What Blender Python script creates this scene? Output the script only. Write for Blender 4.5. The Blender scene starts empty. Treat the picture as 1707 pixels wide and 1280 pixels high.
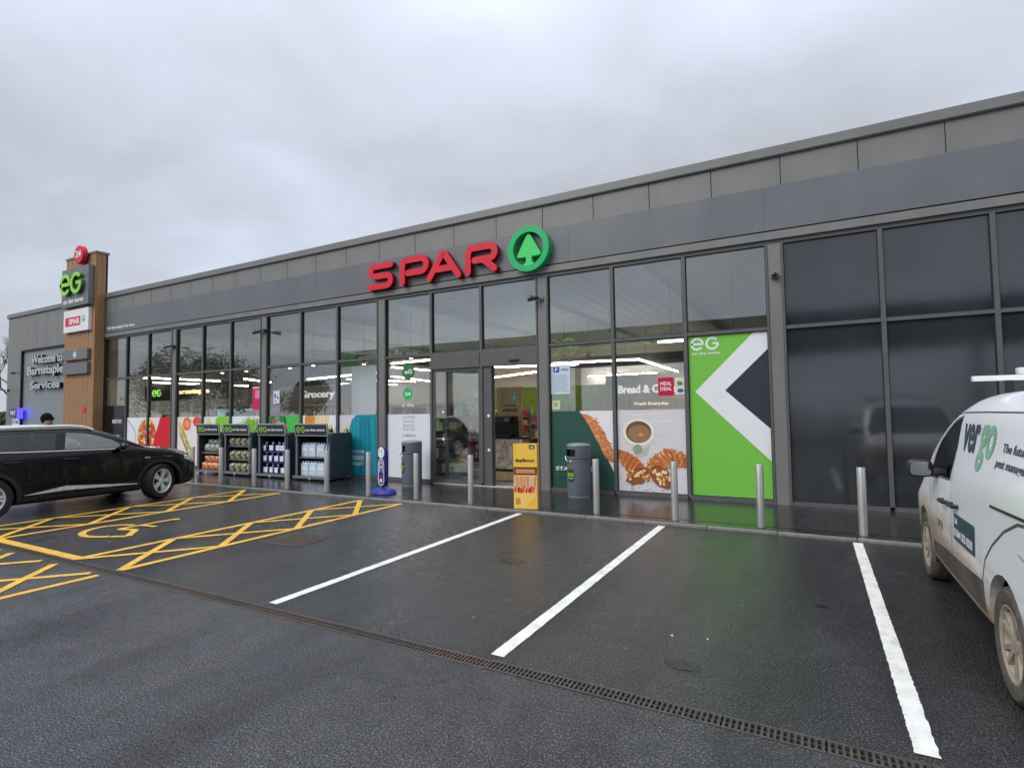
import bpy, bmesh, math, random
from mathutils import Vector, Matrix
random.seed(7)
R = math.radians
sc = bpy.context.scene
col = sc.collection

# ------------------------------------------------------------------ camera
cam_d = bpy.data.cameras.new('camera'); cam = bpy.data.objects.new('camera', cam_d); col.objects.link(cam)
cam_d.sensor_width = 36.0; cam_d.lens = 19.3; cam_d.clip_start = .05; cam_d.clip_end = 3000
_r = Vector((0.87688874, 0.48048349, -0.01420402)); _u = Vector((0.03617822, -0.03650286, 0.99867847)); _w = Vector((-0.47933003, 0.87624377, 0.04939199))
cam.matrix_world = Matrix(((_r.x, _u.x, -_w.x, 0), (_r.y, _u.y, -_w.y, -10.6987), (_r.z, _u.z, -_w.z, 1.7151), (0, 0, 0, 1)))
sc.camera = cam
# ------------------------------------------------------------------ sky, sun, exposure
SUN_EL, SUN_AZ = R(40), R(212)          # azimuth clockwise from +y: sun behind the camera, a little to the left
w = bpy.data.worlds.new('World'); sc.world = w; w.use_nodes = True
nt = w.node_tree; N = nt.nodes; L = nt.links; N.clear()
out = N.new('ShaderNodeOutputWorld'); bg = N.new('ShaderNodeBackground'); L.new(bg.outputs[0], out.inputs[0]); bg.inputs[1].default_value = 0.1
sky = N.new('ShaderNodeTexSky'); sky.sky_type = 'NISHITA'; sky.sun_disc = False; sky.sun_elevation = SUN_EL; sky.sun_rotation = SUN_AZ
tc = N.new('ShaderNodeTexCoord'); sep = N.new('ShaderNodeSeparateXYZ'); L.new(tc.outputs['Generated'], sep.inputs[0])
def mth(op, a, b=None, c=None, tree=None):
    n = (tree or nt).nodes.new('ShaderNodeMath'); n.operation = op
    for i, v in enumerate((a, b, c)):
        if v is None: continue
        if isinstance(v, (int, float)): n.inputs[i].default_value = v
        else: (tree or nt).links.new(v, n.inputs[i])
    return n.outputs[0]
zc = mth('MAXIMUM', sep.outputs[2], 0.0); zd = mth('ADD', zc, 0.28)
comb = N.new('ShaderNodeCombineXYZ'); L.new(mth('DIVIDE', sep.outputs[0], zd), comb.inputs[0]); L.new(mth('DIVIDE', sep.outputs[1], zd), comb.inputs[1])
def wnoise(scale, detail, rough, off, dist=0.0):
    mp = N.new('ShaderNodeMapping'); mp.inputs['Location'].default_value = off; L.new(comb.outputs[0], mp.inputs[0])
    n = N.new('ShaderNodeTexNoise'); n.inputs['Scale'].default_value = scale; n.inputs['Detail'].default_value = detail
    n.inputs['Roughness'].default_value = rough; n.inputs['Distortion'].default_value = dist; L.new(mp.outputs[0], n.inputs['Vector']); return n.outputs[0]
def ramp(src, stops, tree=None):
    t = tree or nt; n = t.nodes.new('ShaderNodeValToRGB'); t.links.new(src, n.inputs[0]); e = n.color_ramp.elements
    while len(e) < len(stops): e.new(0.5)
    for i, (p, c) in enumerate(stops): e[i].position = p; e[i].color = (*c, 1)
    return n.outputs[0]
def vmix(a, b, f, tree=None, mode='MIX'):
    t = tree or nt; n = t.nodes.new('ShaderNodeMix'); n.data_type = 'RGBA'; n.blend_type = mode
    for sock, v in ((n.inputs[6], a), (n.inputs[7], b)):
        if isinstance(v, tuple): sock.default_value = (*v, 1)
        else: t.links.new(v, sock)
    if isinstance(f, (int, float)): n.inputs[0].default_value = f
    else: t.links.new(f, n.inputs[0])
    return n.outputs[2]
big = wnoise(.8, 4, .45, (3.1, 1.7, 0), .2); fine = wnoise(2.6, 5, .5, (7.3, 2.2, 0), .5)
den = mth('ADD', mth('MULTIPLY', big, .74), mth('MULTIPLY', fine, .26))
cl = ramp(den, [(.36, (3.95, 4.15, 4.5)), (.45, (4.6, 4.9, 5.5)), (.53, (5.25, 5.7, 6.65)), (.62, (6.2, 6.8, 7.9))])
zen = mth('ADD', 0.97, mth('MULTIPLY', mth('POWER', zc, 3.6), 2.0))       # overcast sky is brighter overhead
mulz = N.new('ShaderNodeVectorMath'); mulz.operation = 'SCALE'; L.new(cl, mulz.inputs[0]); L.new(zen, mulz.inputs['Scale'])
fin = vmix(sky.outputs[0], mulz.outputs[0], .94); L.new(fin, bg.inputs[0])
sd = bpy.data.lights.new('sun', 'SUN'); sd.energy = 1.5; sd.angle = R(35); sd.color = (1, .97, .93)
so = bpy.data.objects.new('sun', sd); col.objects.link(so)
sdir = Vector((math.sin(SUN_AZ) * math.cos(SUN_EL), math.cos(SUN_AZ) * math.cos(SUN_EL), math.sin(SUN_EL)))
so.rotation_euler = sdir.to_track_quat('Z', 'Y').to_euler(); so.location = (-10, -30, 30)
sc.view_settings.view_transform = 'Standard'; sc.view_settings.look = 'None'; sc.view_settings.exposure = 0.32; sc.view_settings.gamma = 1.0
sc.view_settings.use_curve_mapping = False

# ------------------------------------------------------------------ materials
def S(r, g, b):
    f = lambda c: (c / 255) / 12.92 if c / 255 <= .04045 else ((c / 255 + .055) / 1.055) ** 2.4
    return (f(r), f(g), f(b))
def newmat(name):
    m = bpy.data.materials.new(name); m.use_nodes = True
    return m, m.node_tree, m.node_tree.nodes['Principled BSDF']
def tnoise(t, scale, detail=4, rough=.55, coord='Object', sc3=None):
    c = t.nodes.new('ShaderNodeTexCoord'); n = t.nodes.new('ShaderNodeTexNoise'); src = c.outputs[coord]
    if sc3:
        mp = t.nodes.new('ShaderNodeMapping'); mp.inputs['Scale'].default_value = sc3; t.links.new(src, mp.inputs[0]); src = mp.outputs[0]
    t.links.new(src, n.inputs['Vector']); n.inputs['Scale'].default_value = scale; n.inputs['Detail'].default_value = detail; n.inputs['Roughness'].default_value = rough
    return n.outputs[0]
def bumpn(t, p, src, strength, dist):
    b = t.nodes.new('ShaderNodeBump'); b.inputs['Strength'].default_value = strength; b.inputs['Distance'].default_value = dist
    t.links.new(src, b.inputs['Height']); t.links.new(b.outputs[0], p.inputs['Normal']); return b
def mat(name, c, rough=.5, metal=0.0, var=.12, ns=6.0, bump=0.0, bs=80.0, coat=0.0, spec=.5, sc3=None, rvar=.08, bd=.002):
    m, t, p = newmat(name)
    n = tnoise(t, ns, 5, .6, sc3=sc3)
    lo = tuple(max(0, x * (1 - var)) for x in c); hi = tuple(min(1, x * (1 + var)) for x in c)
    t.links.new(ramp(n, [(.3, lo), (.7, hi)], t), p.inputs['Base Color'])
    t.links.new(mth('ADD', mth('MULTIPLY', mth('SUBTRACT', n, .5, tree=t), rvar * 4, tree=t), rough, tree=t), p.inputs['Roughness'])
    p.inputs['Metallic'].default_value = metal; p.inputs['Coat Weight'].default_value = coat; p.inputs['Coat Roughness'].default_value = .04
    p.inputs['Specular IOR Level'].default_value = spec
    if bump: bumpn(t, p, tnoise(t, bs, 3), bump, bd)
    return m
def emis(name, c, s):
    m, t, p = newmat(name); p.inputs['Base Color'].default_value = (*c, 1); p.inputs['Emission Color'].default_value = (*c, 1); p.inputs['Emission Strength'].default_value = s
    return m
MT = {}
MT['clad'] = mat('grey_cladding', (.180, .177, .166), .42, var=.13, ns=1.6, bump=.35, bs=1.3, bd=.03, sc3=(1, 1, .3))
MT['fascia'] = mat('blue_grey_fascia', (.134, .141, .150), .36, var=.10, ns=.9, bump=.35, bs=1.1, bd=.03, sc3=(1, 1, .5))
MT['coping'] = mat('grey_coping', (.17, .17, .165), .38, var=.07, ns=2)
MT['frame'] = mat('grey_aluminium_frame', (.098, .099, .098), .38, var=.08, ns=3)
MT['gasket'] = mat('black_gasket', (.012, .012, .013), .6)
MT['recess'] = mat('pale_grey_panel', (.22, .25, .25), .4, var=.05, ns=1)
MT['black'] = mat('black_plastic', (.012, .012, .014), .42)
MT['blackgloss'] = mat('black_gloss', (.008, .008, .01), .15)
MT['white'] = mat('white_print', (.78, .78, .80), .45, var=.03)
MT['unitpale'] = mat('pale_grey_letter', (.48, .49, .49), .4, var=.05)
MT['steel'] = mat('brushed_steel', (.55, .54, .51), .42, metal=.75, var=.1, ns=9, sc3=(1, 1, .2))
MT['silver'] = mat('silver_trim', (.78, .79, .80), .3, metal=.45, var=.05)
MT['kerb'] = mat('kerb_concrete', (.19, .185, .17), .55, var=.25, ns=9, bump=.2)
MT['red'] = mat('red_sign_acrylic', (.68, .022, .045), .45, var=.04, spec=.25)
MT['reddark'] = mat('shaded_red_return', (.22, .008, .014), .5, var=.05, spec=.2)  # sign red made darker: shade on the letter sides put into the colour
MT['green'] = mat('green_sign_acrylic', (.012, .46, .14), .42, var=.04, spec=.3)
MT['greentree'] = mat('bright_green_acrylic', (.06, .66, .15), .42, var=.04, spec=.3)
MT['lime'] = mat('lime_acrylic', (.30, .66, .05), .3, var=.04)
MT['limedark'] = mat('green_return', (.03, .16, .03), .4)
MT['rubber'] = mat('tyre_rubber', (.018, .018, .018), .75, var=.2, ns=20, bump=.2)
MT['bluebase'] = mat('blue_plastic', (.03, .035, .30), .35, var=.1)
MT['navy'] = mat('navy_plastic', (.022, .032, .17), .35)
MT['bin'] = mat('slate_grey_plastic', (.115, .130, .160), .4, var=.08, bump=.1)
MT['binlid'] = mat('pale_slate_plastic', (.19, .23, .26), .4, var=.06)
MT['unit'] = mat('dark_slate_panel', (.030, .042, .056), .38, var=.12)
MT['unitframe'] = mat('grey_metal_frame', (.16, .17, .18), .4)
MT['floor'] = mat('shop_floor_tile', (.34, .33, .31), .3, var=.08, ns=2)
MT['iwall'] = mat('interior_wall', (.42, .39, .36), .7, var=.05)
MT['ceil'] = mat('interior_ceiling', (.62, .63, .62), .7, var=.05)
MT['beam'] = mat('ceiling_beam', (.55, .56, .56), .6)
MT['duct'] = mat('dark_ceiling_raft', (.05, .05, .05), .8)
MT['oak'] = mat('light_oak_panel', (.50, .34, .18), .5, var=.2, ns=5, sc3=(4, 4, .4))
MT['lamp'] = emis('lit_strip_lamp', (1, .92, .78), 42)
MT['spot'] = emis('lit_spot_lamp', (1, .97, .92), 22)
MT['paleblue'] = mat('pale_blue_plastic', (.50, .66, .78), .3, var=.2, ns=25)
MT['bark'] = mat('bark', (.10, .08, .065), .9, var=.3, ns=12, bump=.5, bs=25)
MT['leaf'] = mat('dark_leaves', (.045, .07, .03), .7, var=.5, ns=3)
MT['skin'] = mat('skin', (.45, .27, .2), .5)
MT['jacket'] = mat('dark_jacket_cloth', (.008, .008, .010), .95, spec=.1)
MT['denim'] = mat('dark_trousers_cloth', (.03, .04, .07), .85)
# print material: reads the flat colours of a print
m, t, p = newmat('printed_vinyl'); a = t.nodes.new('ShaderNodeVertexColor'); a.layer_name = 'Col'
n = tnoise(t, 22, 6, .7); t.links.new(vmix(a.outputs[0], ramp(n, [(.25, (.90, .89, .88)), (.55, (1, 1, 1)), (.8, (1.0, 1.0, 1.0))], t), 1.0, t, 'MULTIPLY'), p.inputs['Base Color'])
p.inputs['Roughness'].default_value = .38; p.inputs['Specular IOR Level'].default_value = .3; MT['print'] = m
# timber boards
m, t, p = newmat('cedar_boards'); n1 = tnoise(t, 3, 6, .7, sc3=(9, 9, .35)); n2 = tnoise(t, 1, 2, .5, sc3=(9.5, 9.5, .02))
c1 = ramp(n1, [(.3, (.24, .125, .052)), (.55, (.36, .20, .09)), (.75, (.45, .27, .13))], t)
t.links.new(vmix(c1, ramp(n2, [(.35, (.6, .6, .6)), (.65, (1.15, 1.1, 1.05))], t), 1.0, t, 'MULTIPLY'), p.inputs['Base Color']); p.inputs['Roughness'].default_value = .6
bumpn(t, p, n1, .3, .004); MT['cedar'] = m
# window glass: clear, both faces mirror a little, slightly wavy
def glass(name, tint, f0, wav=.06):
    m = bpy.data.materials.new(name); m.use_nodes = True; t = m.node_tree; t.nodes.clear()
    o = t.nodes.new('ShaderNodeOutputMaterial'); mx = t.nodes.new('ShaderNodeMixShader'); tr = t.nodes.new('ShaderNodeBsdfTransparent'); gl = t.nodes.new('ShaderNodeBsdfGlossy')
    tr.inputs[0].default_value = (*tint, 1); gl.inputs['Roughness'].default_value = .012; gl.inputs[0].default_value = (.93, .96, .97, 1)
    b = t.nodes.new('ShaderNodeBump'); b.inputs['Strength'].default_value = wav; b.inputs['Distance'].default_value = .05
    t.links.new(tnoise(t, .9, 1, .4), b.inputs['Height']); t.links.new(b.outputs[0], gl.inputs['Normal'])
    g = t.nodes.new('ShaderNodeNewGeometry'); vm = t.nodes.new('ShaderNodeVectorMath'); vm.operation = 'DOT_PRODUCT'
    t.links.new(g.outputs['Normal'], vm.inputs[0]); t.links.new(g.outputs['Incoming'], vm.inputs[1])
    c = mth('SUBTRACT', 1.0, mth('ABSOLUTE', vm.outputs['Value'], tree=t), tree=t)
    f = mth('ADD', mth('MULTIPLY', mth('POWER', c, 5, tree=t), 1 - f0, tree=t), f0, tree=t)
    t.links.new(f, mx.inputs[0]); t.links.new(tr.outputs[0], mx.inputs[1]); t.links.new(gl.outputs[0], mx.inputs[2]); t.links.new(mx.outputs[0], o.inputs[0])
    return m
MT['glass'] = glass('shop_glass', (.88, .90, .89), .15, .03)
MT['glassup'] = glass('upper_shop_glass', (.58, .61, .60), .21, .03)
MT['carglass'] = glass('vehicle_glass', (.62, .72, .70), .22, .01)
MT['carglassdark'] = glass('tinted_vehicle_glass', (.10, .11, .12), .07, .01)
m, t, p = newmat('dark_backed_glass'); p.inputs['Base Color'].default_value = (.018, .020, .024, 1); p.inputs['Roughness'].default_value = .16; p.inputs['Specular IOR Level'].default_value = 1.0
n = tnoise(t, .7, 3, .5, sc3=(1, 1, .7)); t.links.new(ramp(n, [(.3, (.020, .0225, .025)), (.7, (.036, .040, .044))], t), p.inputs['Base Color'])
t.links.new(mth('ADD', mth('MULTIPLY', tnoise(t, 1.2, 3, .6), .10, tree=t), .03, tree=t), p.inputs['Roughness'])
b = bumpn(t, p, tnoise(t, .9, 1, .4), .08, .05); MT['darkglass'] = m
# asphalt: wet, stony
def asphalt(name, base, r0, r1, bstr, wet_scale=.35, speck=True):
    m, t, p = newmat(name)
    n1 = tnoise(t, 78, 4, .85); n2 = tnoise(t, .55, 6, .6); n3 = tnoise(t, 7, 5, .6)
    vo = t.nodes.new('ShaderNodeTexVoronoi'); vo.inputs['Scale'].default_value = 95; c = t.nodes.new('ShaderNodeTexCoord'); t.links.new(c.outputs['Object'], vo.inputs['Vector'])
    k = ramp(n1, [(.38, tuple(x * .25 for x in base)), (.50, tuple(x * .9 for x in base)), (.57, tuple(x * 3 for x in base)), (.64, tuple(x * 7 for x in base))], t)
    k = vmix(k, ramp(n3, [(.25, (.72, .72, .72)), (.75, (1.25, 1.25, 1.27))], t), 1.0, t, 'MULTIPLY')
    k = vmix(k, ramp(n2, [(.3, (.82, .82, .84)), (.7, (1.2, 1.2, 1.18))], t), 1.0, t, 'MULTIPLY')
    t.links.new(k, p.inputs['Base Color'])
    n4 = tnoise(t, 1.0, 4, .6, sc3=(1.6, .28, 1)); k = vmix(k, ramp(n4, [(.38, (.74, .73, .72)), (.5, (1, 1, 1)), (.66, (1.22, 1.2, 1.16))], t), 1.0, t, 'MULTIPLY'); t.links.new(k, p.inputs['Base Color'])
    wet = ramp(mth('ADD', mth('MULTIPLY', n2, .75, tree=t), mth('MULTIPLY', n3, .25, tree=t), tree=t), [(.40, (r0,) * 3), (.60, (r1,) * 3)], t)
    t.links.new(wet, p.inputs['Roughness'])
    h = mth('ADD', mth('MULTIPLY', vo.outputs['Distance'], -1.2, tree=t), n1, tree=t)
    b = bumpn(t, p, h, bstr, .0045)
    p.inputs['Specular IOR Level'].default_value = .5
    return m
MT['asphalt'] = asphalt('wet_lane_asphalt', (.033, .033, .034), .26, .52, 1.0)
MT['bayasphalt'] = asphalt('wet_bay_asphalt', (.019, .019, .0195), .13, .30, .5)
MT['paving'] = asphalt('wet_footway_asphalt', (.022, .021, .021), .10, .24, .10)
def paint(name, c):
    m, t, p = newmat(name)
    n = tnoise(t, 90, 4, .75); n2 = tnoise(t, 5, 6, .7)
    k = vmix((.05, .05, .048), c, ramp(mth('ADD', mth('MULTIPLY', n, .75, tree=t), mth('MULTIPLY', n2, .25, tree=t), tree=t), [(.36, (0, 0, 0)), (.41, (1, 1, 1))], t), t)
    k = vmix(k, ramp(n2, [(.30, (.72, .70, .66)), (.6, (1, 1, 1))], t), 1.0, t, 'MULTIPLY')
    t.links.new(k, p.inputs['Base Color']); p.inputs['Roughness'].default_value = .42; bumpn(t, p, n, .5, .004); return m
MT['wpaint'] = paint('white_road_paint', (.86, .85, .80)); MT['ypaint'] = paint('yellow_road_paint', (.88, .50, .045))
MT['iron'] = mat('cast_iron', (.055, .048, .040), .5, var=.5, ns=14, bump=.4)
MT['ironrust'] = mat('rusty_iron', (.075, .052, .040), .6, var=.45, ns=18, bump=.5)

# ------------------------------------------------------------------ mesh helpers
class MB:
    def __init__(s, M=None): s.v = []; s.f = []; s.c = []; s.m = []; s.M = M; s.cc = None; s.mi = 0
    def add(s, vs, fs):
        b = len(s.v)
        for q in vs: q = Vector(q); s.v.append(s.M @ q if s.M else q)
        for q in fs: s.f.append([b + i for i in q]); s.c.append(s.cc); s.m.append(s.mi)
        return s
    def box(s, x0, x1, y0, y1, z0, z1):
        return s.add([(x0, y0, z0), (x1, y0, z0), (x1, y1, z0), (x0, y1, z0), (x0, y0, z1), (x1, y0, z1), (x1, y1, z1), (x0, y1, z1)],
                     [(0, 3, 2, 1), (4, 5, 6, 7), (0, 1, 5, 4), (1, 2, 6, 5), (2, 3, 7, 6), (3, 0, 4, 7)])
    def prism(s, pts, a0, a1, axis='y'):
        """outline pts in the plane normal to axis, extruded from a0 to a1"""
        n = len(pts)
        g = {'y': lambda p, a: (p[0], a, p[1]), 'x': lambda p, a: (a, p[0], p[1]), 'z': lambda p, a: (p[0], p[1], a)}[axis]
        vs = [g(p, a0) for p in pts] + [g(p, a1) for p in pts]
        return s.add(vs, [list(range(n)), list(range(2 * n - 1, n - 1, -1))] + [(i, i + n, (i + 1) % n + n, (i + 1) % n) for i in range(n)])
    def tube(s, path, r, n=10, cap=True):
        path = [Vector(p) for p in path]; rs = r if isinstance(r, (list, tuple)) else [r] * len(path); vs = []; up = None
        for i, p in enumerate(path):
            d = (path[min(i + 1, len(path) - 1)] - path[max(i - 1, 0)]).normalized()
            if up is None: up = Vector((0, 0, 1)) if abs(d.z) < .9 else Vector((1, 0, 0))
            a = d.cross(up).normalized(); b = a.cross(d).normalized(); up = b
            for k in range(n):
                t_ = 2 * math.pi * k / n; vs.append(p + (a * math.cos(t_) + b * math.sin(t_)) * rs[i])
        fs = [(i * n + k, i * n + (k + 1) % n, (i + 1) * n + (k + 1) % n, (i + 1) * n + k) for i in range(len(path) - 1) for k in range(n)]
        if cap: fs += [list(range(n - 1, -1, -1)), list(range((len(path) - 1) * n, len(path) * n))]
        return s.add(vs, fs)
    def lathe(s, prof, n=32, axis='z', c=(0, 0, 0), sx=1, sy=1, cap=True):
        """prof: (radius, height) revolved about axis through c"""
        vs = []
        for r_, h in prof:
            for k in range(n):
                t_ = 2 * math.pi * k / n; a, b = r_ * math.cos(t_) * sx, r_ * math.sin(t_) * sy
                vs.append({'z': (c[0] + a, c[1] + b, c[2] + h), 'x': (c[0] + h, c[1] + a, c[2] + b), 'y': (c[0] + a, c[1] + h, c[2] + b)}[axis])
        fs = [(i * n + k, i * n + (k + 1) % n, (i + 1) * n + (k + 1) % n, (i + 1) * n + k) for i in range(len(prof) - 1) for k in range(n)]
        if cap and prof[0][0] > 1e-5: fs.append(list(range(n - 1, -1, -1)))
        if cap and prof[-1][0] > 1e-5: fs.append(list(range((len(prof) - 1) * n, len(prof) * n)))
        return s.add(vs, fs)
    def stroke(s, pts, wd, y0, y1, closed=False, cap=6):
        """a ribbon of width wd along pts (x,z), from depth y0 (front) to y1 (back), round ends"""
        P = [Vector((p[0], p[1])) for p in pts]; n = len(P); Lf = []; Rt = []; h = wd / 2
        for i in range(n):
            a = P[i - 1] if (i > 0 or closed) else None; b = P[(i + 1) % n] if (i < n - 1 or closed) else None
            d1 = (P[i] - a).normalized() if a is not None else None; d2 = (b - P[i]).normalized() if b is not None else None
            if d1 is None: d1 = d2
            if d2 is None: d2 = d1
            t_ = (d1 + d2).normalized(); nn = Vector((-t_.y, t_.x)); k = h / max(.35, nn.dot(Vector((-d1.y, d1.x))))
            Lf.append(P[i] + nn * k); Rt.append(P[i] - nn * k)
        if closed:
            m_ = len(Lf); vs = []
            for yy in (y0, y1):
                for q in Lf: vs.append((q.x, yy, q.y))
                for q in Rt: vs.append((q.x, yy, q.y))
            fs = []
            for i in range(m_):
                j = (i + 1) % m_
                fs += [(i, j, m_ + j, m_ + i), (2 * m_ + i, 3 * m_ + i, 3 * m_ + j, 2 * m_ + j), (i, 2 * m_ + i, 2 * m_ + j, j), (m_ + i, m_ + j, 3 * m_ + j, 3 * m_ + i)]
            return s.add(vs, fs)
        # ribbon body as quads plus two fans
        def arc(c, frm, cnt):
            ang = math.atan2(frm.y - c.y, frm.x - c.x); return [Vector((c.x + h * math.cos(ang - math.pi * k / cnt), c.y + h * math.sin(ang - math.pi * k / cnt))) for k in range(1, cnt)]
        poly = []
        endc = arc(P[-1], Lf[-1], cap) if cap else []
        begc = arc(P[0], Rt[0], cap) if cap else []
        outline = Lf + endc + Rt[::-1] + begc
        b0 = len(outline)
        vs = [(q.x, y0, q.y) for q in outline] + [(q.x, y1, q.y) for q in outline]; fs = []
        for i in range(n - 1):
            ri, rj = n + len(endc) + (n - 1 - i), n + len(endc) + (n - 2 - i)
            fs += [(i, i + 1, rj, ri), (b0 + i, b0 + ri, b0 + rj, b0 + i + 1)]
        if endc:
            ids = list(range(n - 1, n + len(endc) + 1)); fs += [ids, [b0 + q for q in ids[::-1]]]
        if begc:
            ids = [n + len(endc) + n - 1] + list(range(2 * n + len(endc), b0)) + [0]; fs += [ids, [b0 + q for q in ids[::-1]]]
        for i in range(b0):
            j = (i + 1) % b0; fs.append((i, b0 + i, b0 + j, j))
        return s.add(vs, fs)
    def build(s, name, material=None, parent=None, smooth=None, bevel=0, mats=None, loc=None):
        me = bpy.data.meshes.new(name); me.from_pydata(s.v, [], s.f)
        if s.c and any(x is not None for x in s.c):
            at = me.color_attributes.new('Col', 'FLOAT_COLOR', 'CORNER'); i = 0; buf = []
            for f_, c_ in zip(s.f, s.c):
                buf += list((*(c_ or (1, 1, 1)), 1)) * len(f_)
            at.data.foreach_set('color', buf)
        for q in (mats or [material]): me.materials.append(MT[q] if isinstance(q, str) else q)
        if mats:
            me.polygons.foreach_set('material_index', s.m)
        bm = bmesh.new(); bm.from_mesh(me); bmesh.ops.recalc_face_normals(bm, faces=bm.faces)
        if bevel:
            bmesh.ops.remove_doubles(bm, verts=bm.verts, dist=1e-5)
            eds = [e for e in bm.edges if len(e.link_faces) == 2 and e.calc_face_angle(0) > R(35)]
            bmesh.ops.bevel(bm, geom=eds, offset=bevel, segments=2, affect='EDGES', profile=.7, clamp_overlap=True)
        bm.to_mesh(me); bm.free()
        if smooth is not None: me.shade_smooth(); me.set_sharp_from_angle(angle=R(smooth))
        return link(name, me, parent, loc)
def link(name, me, parent=None, loc=None):
    o = bpy.data.objects.new(name, me); col.objects.link(o)
    if parent: o.parent = parent
    if loc: o.location = loc
    return o
def tag(o, label=None, cat=None, group=None, kind=None):
    if label: o['label'] = label
    if cat: o['category'] = cat
    if group: o['group'] = group
    if kind: o['kind'] = kind
    return o
def empty(name, loc=(0, 0, 0), rz=0, label=None, cat=None, group=None):
    o = bpy.data.objects.new(name, None); col.objects.link(o); o.location = loc; o.rotation_euler = (0, 0, rz); o.empty_display_size = .2
    return tag(o, label, cat, group)
def children(o): return [c for c in col.objects if c.parent is o]
def copy_tree(o, parent=None, loc=None, rz=None, label=None):
    c = o.copy(); col.objects.link(c)
    if parent: c.parent = parent
    if loc is not None: c.location = loc
    if rz is not None: c.rotation_euler = (0, 0, rz)
    if label: c['label'] = label
    for ch in children(o): copy_tree(ch, c)
    return c
_tc = {}
def text(name, s, x0, x1, z0, z1, y, material, parent=None, depth=.002, bold=.0, M=None, fit=True, mirror=False):
    """letters standing in the x-z plane, facing -y, fitted to the given box"""
    key = (s, bold)
    if key not in _tc:
        cu = bpy.data.curves.new('t', 'FONT'); cu.body = s; cu.size = 1; cu.offset = bold; cu.resolution_u = 3; cu.extrude = .5
        ob = bpy.data.objects.new('t', cu); me = bpy.data.meshes.new_from_object(ob)
        _tc[key] = ([tuple(v.co) for v in me.vertices], [tuple(p.vertices) for p in me.polygons]); bpy.data.meshes.remove(me); bpy.data.objects.remove(ob); bpy.data.curves.remove(cu)
    vs, fs = _tc[key]; X = [v[0] for v in vs]; Y = [v[1] for v in vs]; ax, bx, ay, by = min(X), max(X), min(Y), max(Y)
    mb = MB(M); sx = (x1 - x0) / (bx - ax); sz = (z1 - z0) / (by - ay)
    mb.add([(x0 + (v[0] - ax) * sx, y - depth * (v[2] + .5), z0 + (v[1] - ay) * sz) for v in vs], fs)
    return mb.build(name, material, parent)
def circ(cx, cz, rx, rz=None, n=32, a0=0, a1=360, rot=0):
    rz = rz or rx; o = []
    full = abs(a1 - a0) >= 360
    for k in range(n if full else n + 1):
        a = R(a0 + (a1 - a0) * k / n); x, z = rx * math.cos(a), rz * math.sin(a); c, s_ = math.cos(R(rot)), math.sin(R(rot))
        o.append((cx + x * c - z * s_, cz + x * s_ + z * c))
    return o
def eg_logo(mb, x, z, h, y0, y1, gap=1.12):
    """the two letters e G from round strokes; x,z is the lower left corner, h the height"""
    r_ = h * .42; wd = h * .17; e = (x + h * .5, z + h * .5); g = (x + h * .5 + h * gap, z + h * .5); e_ = .0006
    mb.stroke([(e[0] - r_ * .95, e[1]), (e[0] + r_, e[1])] + circ(e[0], e[1], r_, n=26, a0=8, a1=312)[0:], wd, y0, y1)
    mb.stroke(circ(g[0], g[1], r_, n=26, a0=48, a1=352) , wd, y0, y1)
    mb.stroke([(g[0] + r_ + wd * .3, g[1]), (g[0] + r_ * .05, g[1])], wd * .95, y0 - e_, y1, cap=0)
    return mb

# ================================================================== GROUND
PZ = .03                                     # footway level
for (ya, yb), m_, lb in zip(((-240, -7.505), (-7.365, 240)), ('asphalt', 'bayasphalt'), ('grey wet asphalt lane nearest the viewer', 'blacker wet asphalt of the parking bays')):
    mb = MB(); xs = [-260, -60, -25, -12, -5, 0, 6, 20, 260]
    for a_, b_ in zip(xs, xs[1:]): mb.add([(a_, ya, 0), (b_, ya, 0), (b_, yb, 0), (a_, yb, 0)], [(0, 1, 2, 3)])
    tag(mb.build('lane' if ya < -100 else 'car_park', m_), lb, kind='structure')
mb = MB(); mb.box(-32.5, 12, -2.33, 12.9, -.1, PZ)
tag(mb.build('footway', 'paving'), 'shiny wet dark footway along the shop front', kind='structure')
kerb = empty('kerb'); tag(kerb, 'pale flush kerb between footway and parking bays', kind='structure')
km = MB(); km.box(0, .906, -.105, -.002, -.08, PZ + .004)
k0 = km.build('kerb_stone', 'kerb', kerb, bevel=.008, loc=(-32.5, -2.33, 0))
for i in range(1, 48):
    k = k0.copy(); col.objects.link(k); k.location = (-32.5 + .915 * i, -2.33, random.uniform(-.003, .002))
def sheet(mb, x0, x1, y0, y1, z=.004): mb.add([(x0, y0, z), (x1, y0, z), (x1, y1, z), (x0, y1, z)], [(0, 1, 2, 3)])
def stripe(mb, a, b, wd, z, jag=.0025):
    a = Vector(a); b = Vector(b); d = (b - a); ln = d.length; d.normalize(); n_ = Vector((-d.y, d.x)); k = max(2, int(ln / .016)); vs = []; off = [0, 0]
    for i in range(k + 1):
        p_ = a + d * ln * i / k
        for s_ in (1, -1):
            j_ = (s_ + 1) // 2; off[j_] = off[j_] * .5 + random.uniform(-jag, jag); q = p_ + n_ * s_ * (wd / 2 + off[j_]); vs.append((q.x, q.y, z))
    mb.add(vs, [(2 * i, 2 * i + 1, 2 * i + 3, 2 * i + 2) for i in range(k)])
for x, lb in ((-4.37, 'white bay line running down from the yellow advertising bollard cover'), (-2.01, 'white bay line ending near the coffee and croissant poster, middle of the three'), (.43, 'thick rough edged white bay line beside the van')):
    mb = MB(); stripe(mb, (x, -2.50), (x, -7.30), .105, .004, .003 if x > 0 else .002)
    tag(mb.build('bay_line', 'wpaint'), lb, kind='structure')
for k in range(1, 4):
    mb = MB(); stripe(mb, (.43 + 2.4 * k, -2.50), (.43 + 2.4 * k, -7.30), .105, .004)
    tag(mb.build('bay_line', 'wpaint'), 'white bay line beyond the van', kind='structure')
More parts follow.
